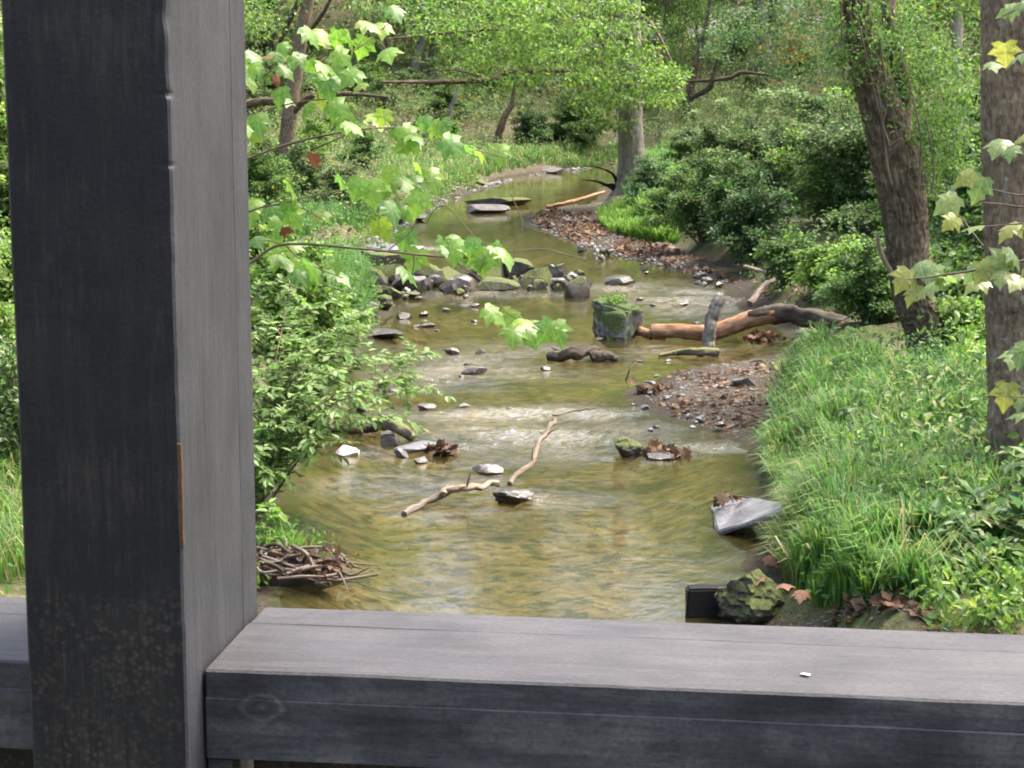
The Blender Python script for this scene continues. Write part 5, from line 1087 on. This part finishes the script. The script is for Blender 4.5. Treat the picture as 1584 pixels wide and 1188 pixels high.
tips = [P(a, b_, y_) for a, b_, y_ in [(662, 598, 17.2), (655, 548, 17.4), (622, 640, 16.6), (585, 650, 16.4), (635, 575, 17), (590, 545, 17.6), (560, 610, 16.2), (540, 560, 17), (520, 640, 16), (610, 590, 16.8), (500, 520, 17.4), (540, 490, 17.8), (470, 600, 16.2), (480, 680, 15.8), (440, 560, 16.6), (440, 640, 16), (420, 500, 17), (470, 480, 17.6), (400, 580, 16.2), (410, 690, 15.6), (560, 520, 17.5), (450, 440, 17.6), (400, 720, 15.6), (430, 735, 15.7), (405, 660, 15.9), (460, 660, 16), (500, 570, 16.8), (530, 530, 17.4), (400, 440, 17.4), (480, 530, 17)]]
leafy_plant('shrub', 'bright arching shrub overhanging the water from the left bank', 'shrub', bs_, tips, r, .088, 'bright', arch=.16, sub=9, start=.12, leafstep=.05, accent='mid', pa=.3)
bs_ = on(P(1540, 985, 13.)[0], 13.3)
tips = [P(a, b_, y_) for a, b_, y_ in [(1430, 880, 12.8), (1450, 800, 13.4), (1470, 820, 13), (1500, 760, 13.6), (1545, 790, 13.8), (1600, 730, 13.8), (1500, 900, 12.6), (1550, 850, 12.8), (1595, 800, 13), (1600, 880, 12.6), (1480, 945, 12.6), (1560, 950, 12.4), (1440, 800, 13.2), (1530, 810, 13.2), (1600, 800, 13.4), (1425, 870, 13)]]
leafy_plant('shrub', 'broad leaved shrub in the lower right corner before the big trunk', 'shrub', bs_, tips, r, .19, 'blue', arch=.1, sub=8, leafstep=.09, accent='mid', pa=.4)
bs_ = on(P(1475, 985, 13.)[0], 12.9)
leafy_plant('seedling', 'small yellow green sprout beside the rail at the lower right', 'plant', bs_, [P(a, b_, 12.8) for a, b_ in [(1485, 965), (1505, 955), (1530, 960), (1460, 975)]], r, .09, 'lime', sub=2, leafstep=.05, rad=.006)
bs_ = on(-2.1, 15.0)
leafy_plant('seedling', 'thin sprig of leaves beside the post above the driftwood', 'plant', bs_, [P(a, b_, 14.8) for a, b_ in [(420, 800), (410, 780), (430, 830), (405, 820)]], r, .1, 'lime', sub=2, leafstep=.07, rad=.006)

# sycamore sapling whose boughs hang in from the left
base = on(-2.05, 12.2); sy = thing('sycamore_sapling', 'young sycamore with big bright lobed leaves hanging in beside the post', 'tree', base)
b = Buf(); tube(b, [base - [0, 0, .3], P(352, 700, 12.2), P(345, 400, 12.2), P(350, 150, 12.2), P(340, -80, 12.3)], [.05, .045, .038, .03, .015], 40, 12, .08, None, 0, 2, .003); link('trunk', b.mesh('trunk', M_BARKP, True, base), sy)
r = np.random.default_rng(91)
BR = [([(348, 430), (390, 405), (440, 378), (560, 385), (690, 398), (760, 397), (795, 400)], [.02, .017, .014, .011, .008, .004], 0), ([(690, 398), (730, 422), (760, 450), (790, 488), (862, 524)], [.006, .005, .004, .002], -.3),
      ([(345, 260), (450, 222), (560, 200), (640, 200), (700, 222), (785, 245)], [.016, .011, .007, .003], .2), ([(348, 150), (400, 122), (450, 95), (540, 82), (615, 25)], [.014, .01, .007, .003], .4), ([(350, 200), (430, 165), (520, 155), (560, 190), (590, 205)], [.012, .008, .005, .002], 0),
      ([(345, 350), (400, 322), (455, 318), (500, 340)], [.012, .008, .003], -.2), ([(400, 322), (500, 300), (600, 285), (675, 282)], [.009, .006, .003], .1), ([(440, 378), (470, 405), (530, 430)], [.008, .005, .002], -.2), ([(440, 378), (400, 370), (385, 375)], [.006, .003], -.1),
      ([(600, 388), (640, 350), (600, 330), (640, 320)], [.004, .003, .002], .1), ([(640, 392), (640, 410), (636, 430)], [.004, .002], 0), ([(755, 395), (720, 350), (690, 320), (672, 325), (660, 345)], [.003, .002, .001], .2), ([(740, 398), (830, 385), (870, 392), (905, 402)], [.004, .003, .001], .1), ([(795, 395), (800, 370), (808, 345), (790, 300)], [.002, .0015, .001], .1)]
brd = []
for e, rr, dy in BR:
    b = Buf(); pts = [P(a, c, 12.2 + dy * (k / len(e))) for k, (a, c) in enumerate(e)]; brd.append(tube(b, pts, [max(q * .62, .0032) for q in rr], 30, 7, .1)); link('branch', b.mesh('branch', M_TWIG, True, base), sy)
allb = np.vstack(brd)
LV = [(615, 22), (592, 48), (575, 40), (485, 58), (520, 68), (545, 68), (560, 78), (535, 92), (600, 84), (395, 92), (405, 118), (440, 82), (440, 103), (385, 120), (490, 122), (520, 132), (548, 138), (445, 158), (475, 168), (525, 180), (500, 165), (552, 198), (575, 205), (590, 190), (400, 195), (395, 212), (382, 215), (612, 213), (630, 222), (645, 212), (655, 198),
      (680, 205), (700, 226), (728, 242), (748, 240), (775, 242), (600, 276), (628, 285), (642, 292), (670, 280), (550, 296), (575, 300), (600, 296), (635, 325), (608, 330), (388, 328), (425, 333), (455, 338), (490, 338), (456, 300), (595, 358), (645, 318), (700, 375), (715, 382), (692, 392), (640, 404), (635, 426), (730, 397), (745, 408), (772, 395), (786, 400),
      (400, 375), (430, 376), (450, 386), (460, 412), (482, 420), (520, 422), (468, 432), (440, 405), (768, 488), (785, 495), (800, 506), (815, 500), (830, 512), (845, 516), (858, 518), (820, 520), (705, 395), (760, 402), (625, 375), (370, 105), (372, 330), (540, 120), (510, 105), (420, 350), (470, 95)]
C, A, Nn, cs = [], [], [], []; pet = Buf()
r2_ = np.random.default_rng(5)
LV += [(a + r2_.normal() * 14, b_ + r2_.normal() * 9) for a, b_ in LV if r2_.random() < .5]
for px, py in LV:
    p0 = P(px, py, 12.2 + r.uniform(-.35, .35)); j = np.argmin(np.linalg.norm((allb - p0) * [1, .4, 1], axis=1)); 
    dn = np.array([r.normal() * .55 + .35, -.5 + r.normal() * .4, -.6 + r.normal() * .25]); dn /= np.linalg.norm(dn)
    s = p0 - dn * .085; C.append(s); A.append(dn); Nn.append(np.array([-.1, -.5, .8]) + r.normal(size=3) * .4)
    if np.linalg.norm(allb[j] - s) < .6: tube(pet, [allb[j], (allb[j] + s) / 2 + [0, 0, .02], s], [.0022, .0018, .0015], 6, 4, 0, None, 0, 0, 0, 0, False)
n = len(C); fb = pet; pet.m = [np.full(len(q_), 1) for q_ in pet.m]; leaves(fb, np.array(C), np.array(A), np.array(Nn), .15 * r.uniform(.6, 1.25, n), pal('syc', n, r, .15), T_MAPLE)
link('foliage', fb.mesh('foliage', [M_SYC, M_TWIG], True, base), sy)
C = np.array([P(px, py, 12.1) for px, py in [(422, 86), (426, 116), (497, 108), (485, 238), (435, 358)]]); n = len(C)
fb = Buf(); leaves(fb, C, r.normal(size=(n, 3)) - [0, 0, .8], r.normal(size=(n, 3)), .11 * r.uniform(.7, 1.2, n), np.array([[.13, .055, .03]]) * r.uniform(.6, 1.4, (n, 1)), T_MAPLE); link('dead_foliage', fb.mesh('dead_foliage', M_DRY, True, base), sy)

# maple boughs from beyond the right edge
base = on(2.75, 9.8); mp_ = thing('maple_sapling', 'pale yellow green maple branches reaching in from the right edge', 'tree', base)
b = Buf(); tube(b, [base - [0, 0, .3], [2.9, 9.8, 2.2], [2.85, 9.9, 4.], [2.95, 9.9, 5.5]], [.06, .05, .04, .02], 40, 12, .08); link('trunk', b.mesh('trunk', M_BARK, True, base), mp_); brd = []
for e, rr in [([(1690, 380), (1600, 400), (1520, 416), (1440, 428), (1398, 432)], [.012, .008, .006, .002]), ([(1690, 300), (1600, 320), (1540, 315), (1470, 312)], [.009, .006, .004, .002]), ([(1690, 250), (1600, 300), (1530, 292), (1480, 282)], [.009, .005, .003, .002]),
              ([(1690, 40), (1600, 10), (1550, 25)], [.009, .005, .003]), ([(1690, 100), (1600, 80), (1535, 95)], [.009, .005, .002]), ([(1690, 200), (1610, 215), (1540, 232)], [.009, .005, .002]), ([(1690, 560), (1610, 540), (1570, 548)], [.009, .005, .002]), ([(1690, 345), (1600, 345), (1500, 352)], [.008, .005, .002]), ([(1690, 650), (1620, 620), (1545, 612)], [.008, .005, .002])]:
    b = Buf(); brd.append(tube(b, [P(a, c, 9.9) for a, c in e], rr, 24, 6, .1)); link('branch', b.mesh('branch', M_DEBRIS, True, base), mp_)
r = np.random.default_rng(93); C, A, Nn = [], [], []
for px, py in [(1555, 18), (1580, 8), (1555, 84), (1538, 102), (1578, 86), (1545, 226), (1562, 238), (1578, 215), (1490, 276), (1478, 286), (1515, 292), (1466, 314), (1500, 352), (1470, 345), (1562, 355), (1580, 350), (1398, 432), (1425, 415), (1440, 424), (1442, 444), (1460, 432), (1480, 428), (1500, 424), (1522, 420), (1545, 405), (1570, 398), (1548, 432), (1572, 435), (1410, 456), (1582, 545), (1570, 552), (1430, 450), (1510, 440), (1535, 415), (1590, 415), (1555, 610), (1580, 620), (1575, 640)]:
    p0 = P(px, py, 9.9 + r.uniform(-.2, .2)); dn = np.array([-.5 + r.normal() * .4, -.4 + r.normal() * .4, -.35 + r.normal() * .2]); C.append(p0 - nrm(dn) * .06); A.append(dn); Nn.append(np.array([0, -.35, .9]) + r.normal(size=3) * .3)
n = len(C); fb = Buf(); leaves(fb, np.array(C), np.array(A), np.array(Nn), .13 * r.uniform(.75, 1.2, n), pal('maple', n, r, .15), T_MAPLE); link('foliage', fb.mesh('foliage', M_SYC, True, base), mp_)

# ------------------------------------------------------------------ light, sky, camera
SUN_EL, SUN_AZ = R_(62), R_(62)              # azimuth from +Y towards +X
sd = bpy.data.lights.new('sun', 'SUN'); sd.energy = 1.65; sd.angle = R_(32); sd.color = (1, .95, .86)
so = bpy.data.objects.new('sun', sd); COL.objects.link(so)
dirv = np.array([math.sin(SUN_AZ) * math.cos(SUN_EL), math.cos(SUN_AZ) * math.cos(SUN_EL), math.sin(SUN_EL)])
from mathutils import Vector
so.rotation_euler = Vector(tuple(dirv)).to_track_quat('Z', 'Y').to_euler()
w = bpy.data.worlds.new('World'); S.world = w; w.use_nodes = True; nt = w.node_tree
sk = nt.nodes.new('ShaderNodeTexSky'); sk.sky_type = 'NISHITA'; sk.sun_disc = False; sk.sun_elevation = SUN_EL; sk.sun_rotation = SUN_AZ
sk.air_density = 1.0; sk.dust_density = 8.0; sk.ozone_density = 1.0
bg = nt.nodes['Background']; bg.inputs[1].default_value = .15; nt.links.new(sk.outputs[0], bg.inputs[0])

cd = bpy.data.cameras.new('camera'); co = bpy.data.objects.new('camera', cd); COL.objects.link(co)
cd.sensor_width = 36; cd.lens = 36 * F / 1584; cd.clip_end = 800; cd.clip_start = .1
co.location = (0, 0, CZ); co.rotation_euler = (math.pi / 2 - PITCH, 0, 0); S.camera = co
S.view_settings.view_transform = 'Standard'; S.view_settings.look = 'None'; S.view_settings.exposure = 2.2; S.view_settings.gamma = 1
S.render.engine = 'CYCLES'
S.cycles.max_bounces = 6; S.cycles.diffuse_bounces = 3; S.cycles.glossy_bounces = 3; S.cycles.transmission_bounces = 4; S.cycles.transparent_max_bounces = 8
S.cycles.caustics_reflective = False; S.cycles.caustics_refractive = False
S.cycles.use_denoising = True
S.cycles.filter_width = 1.9
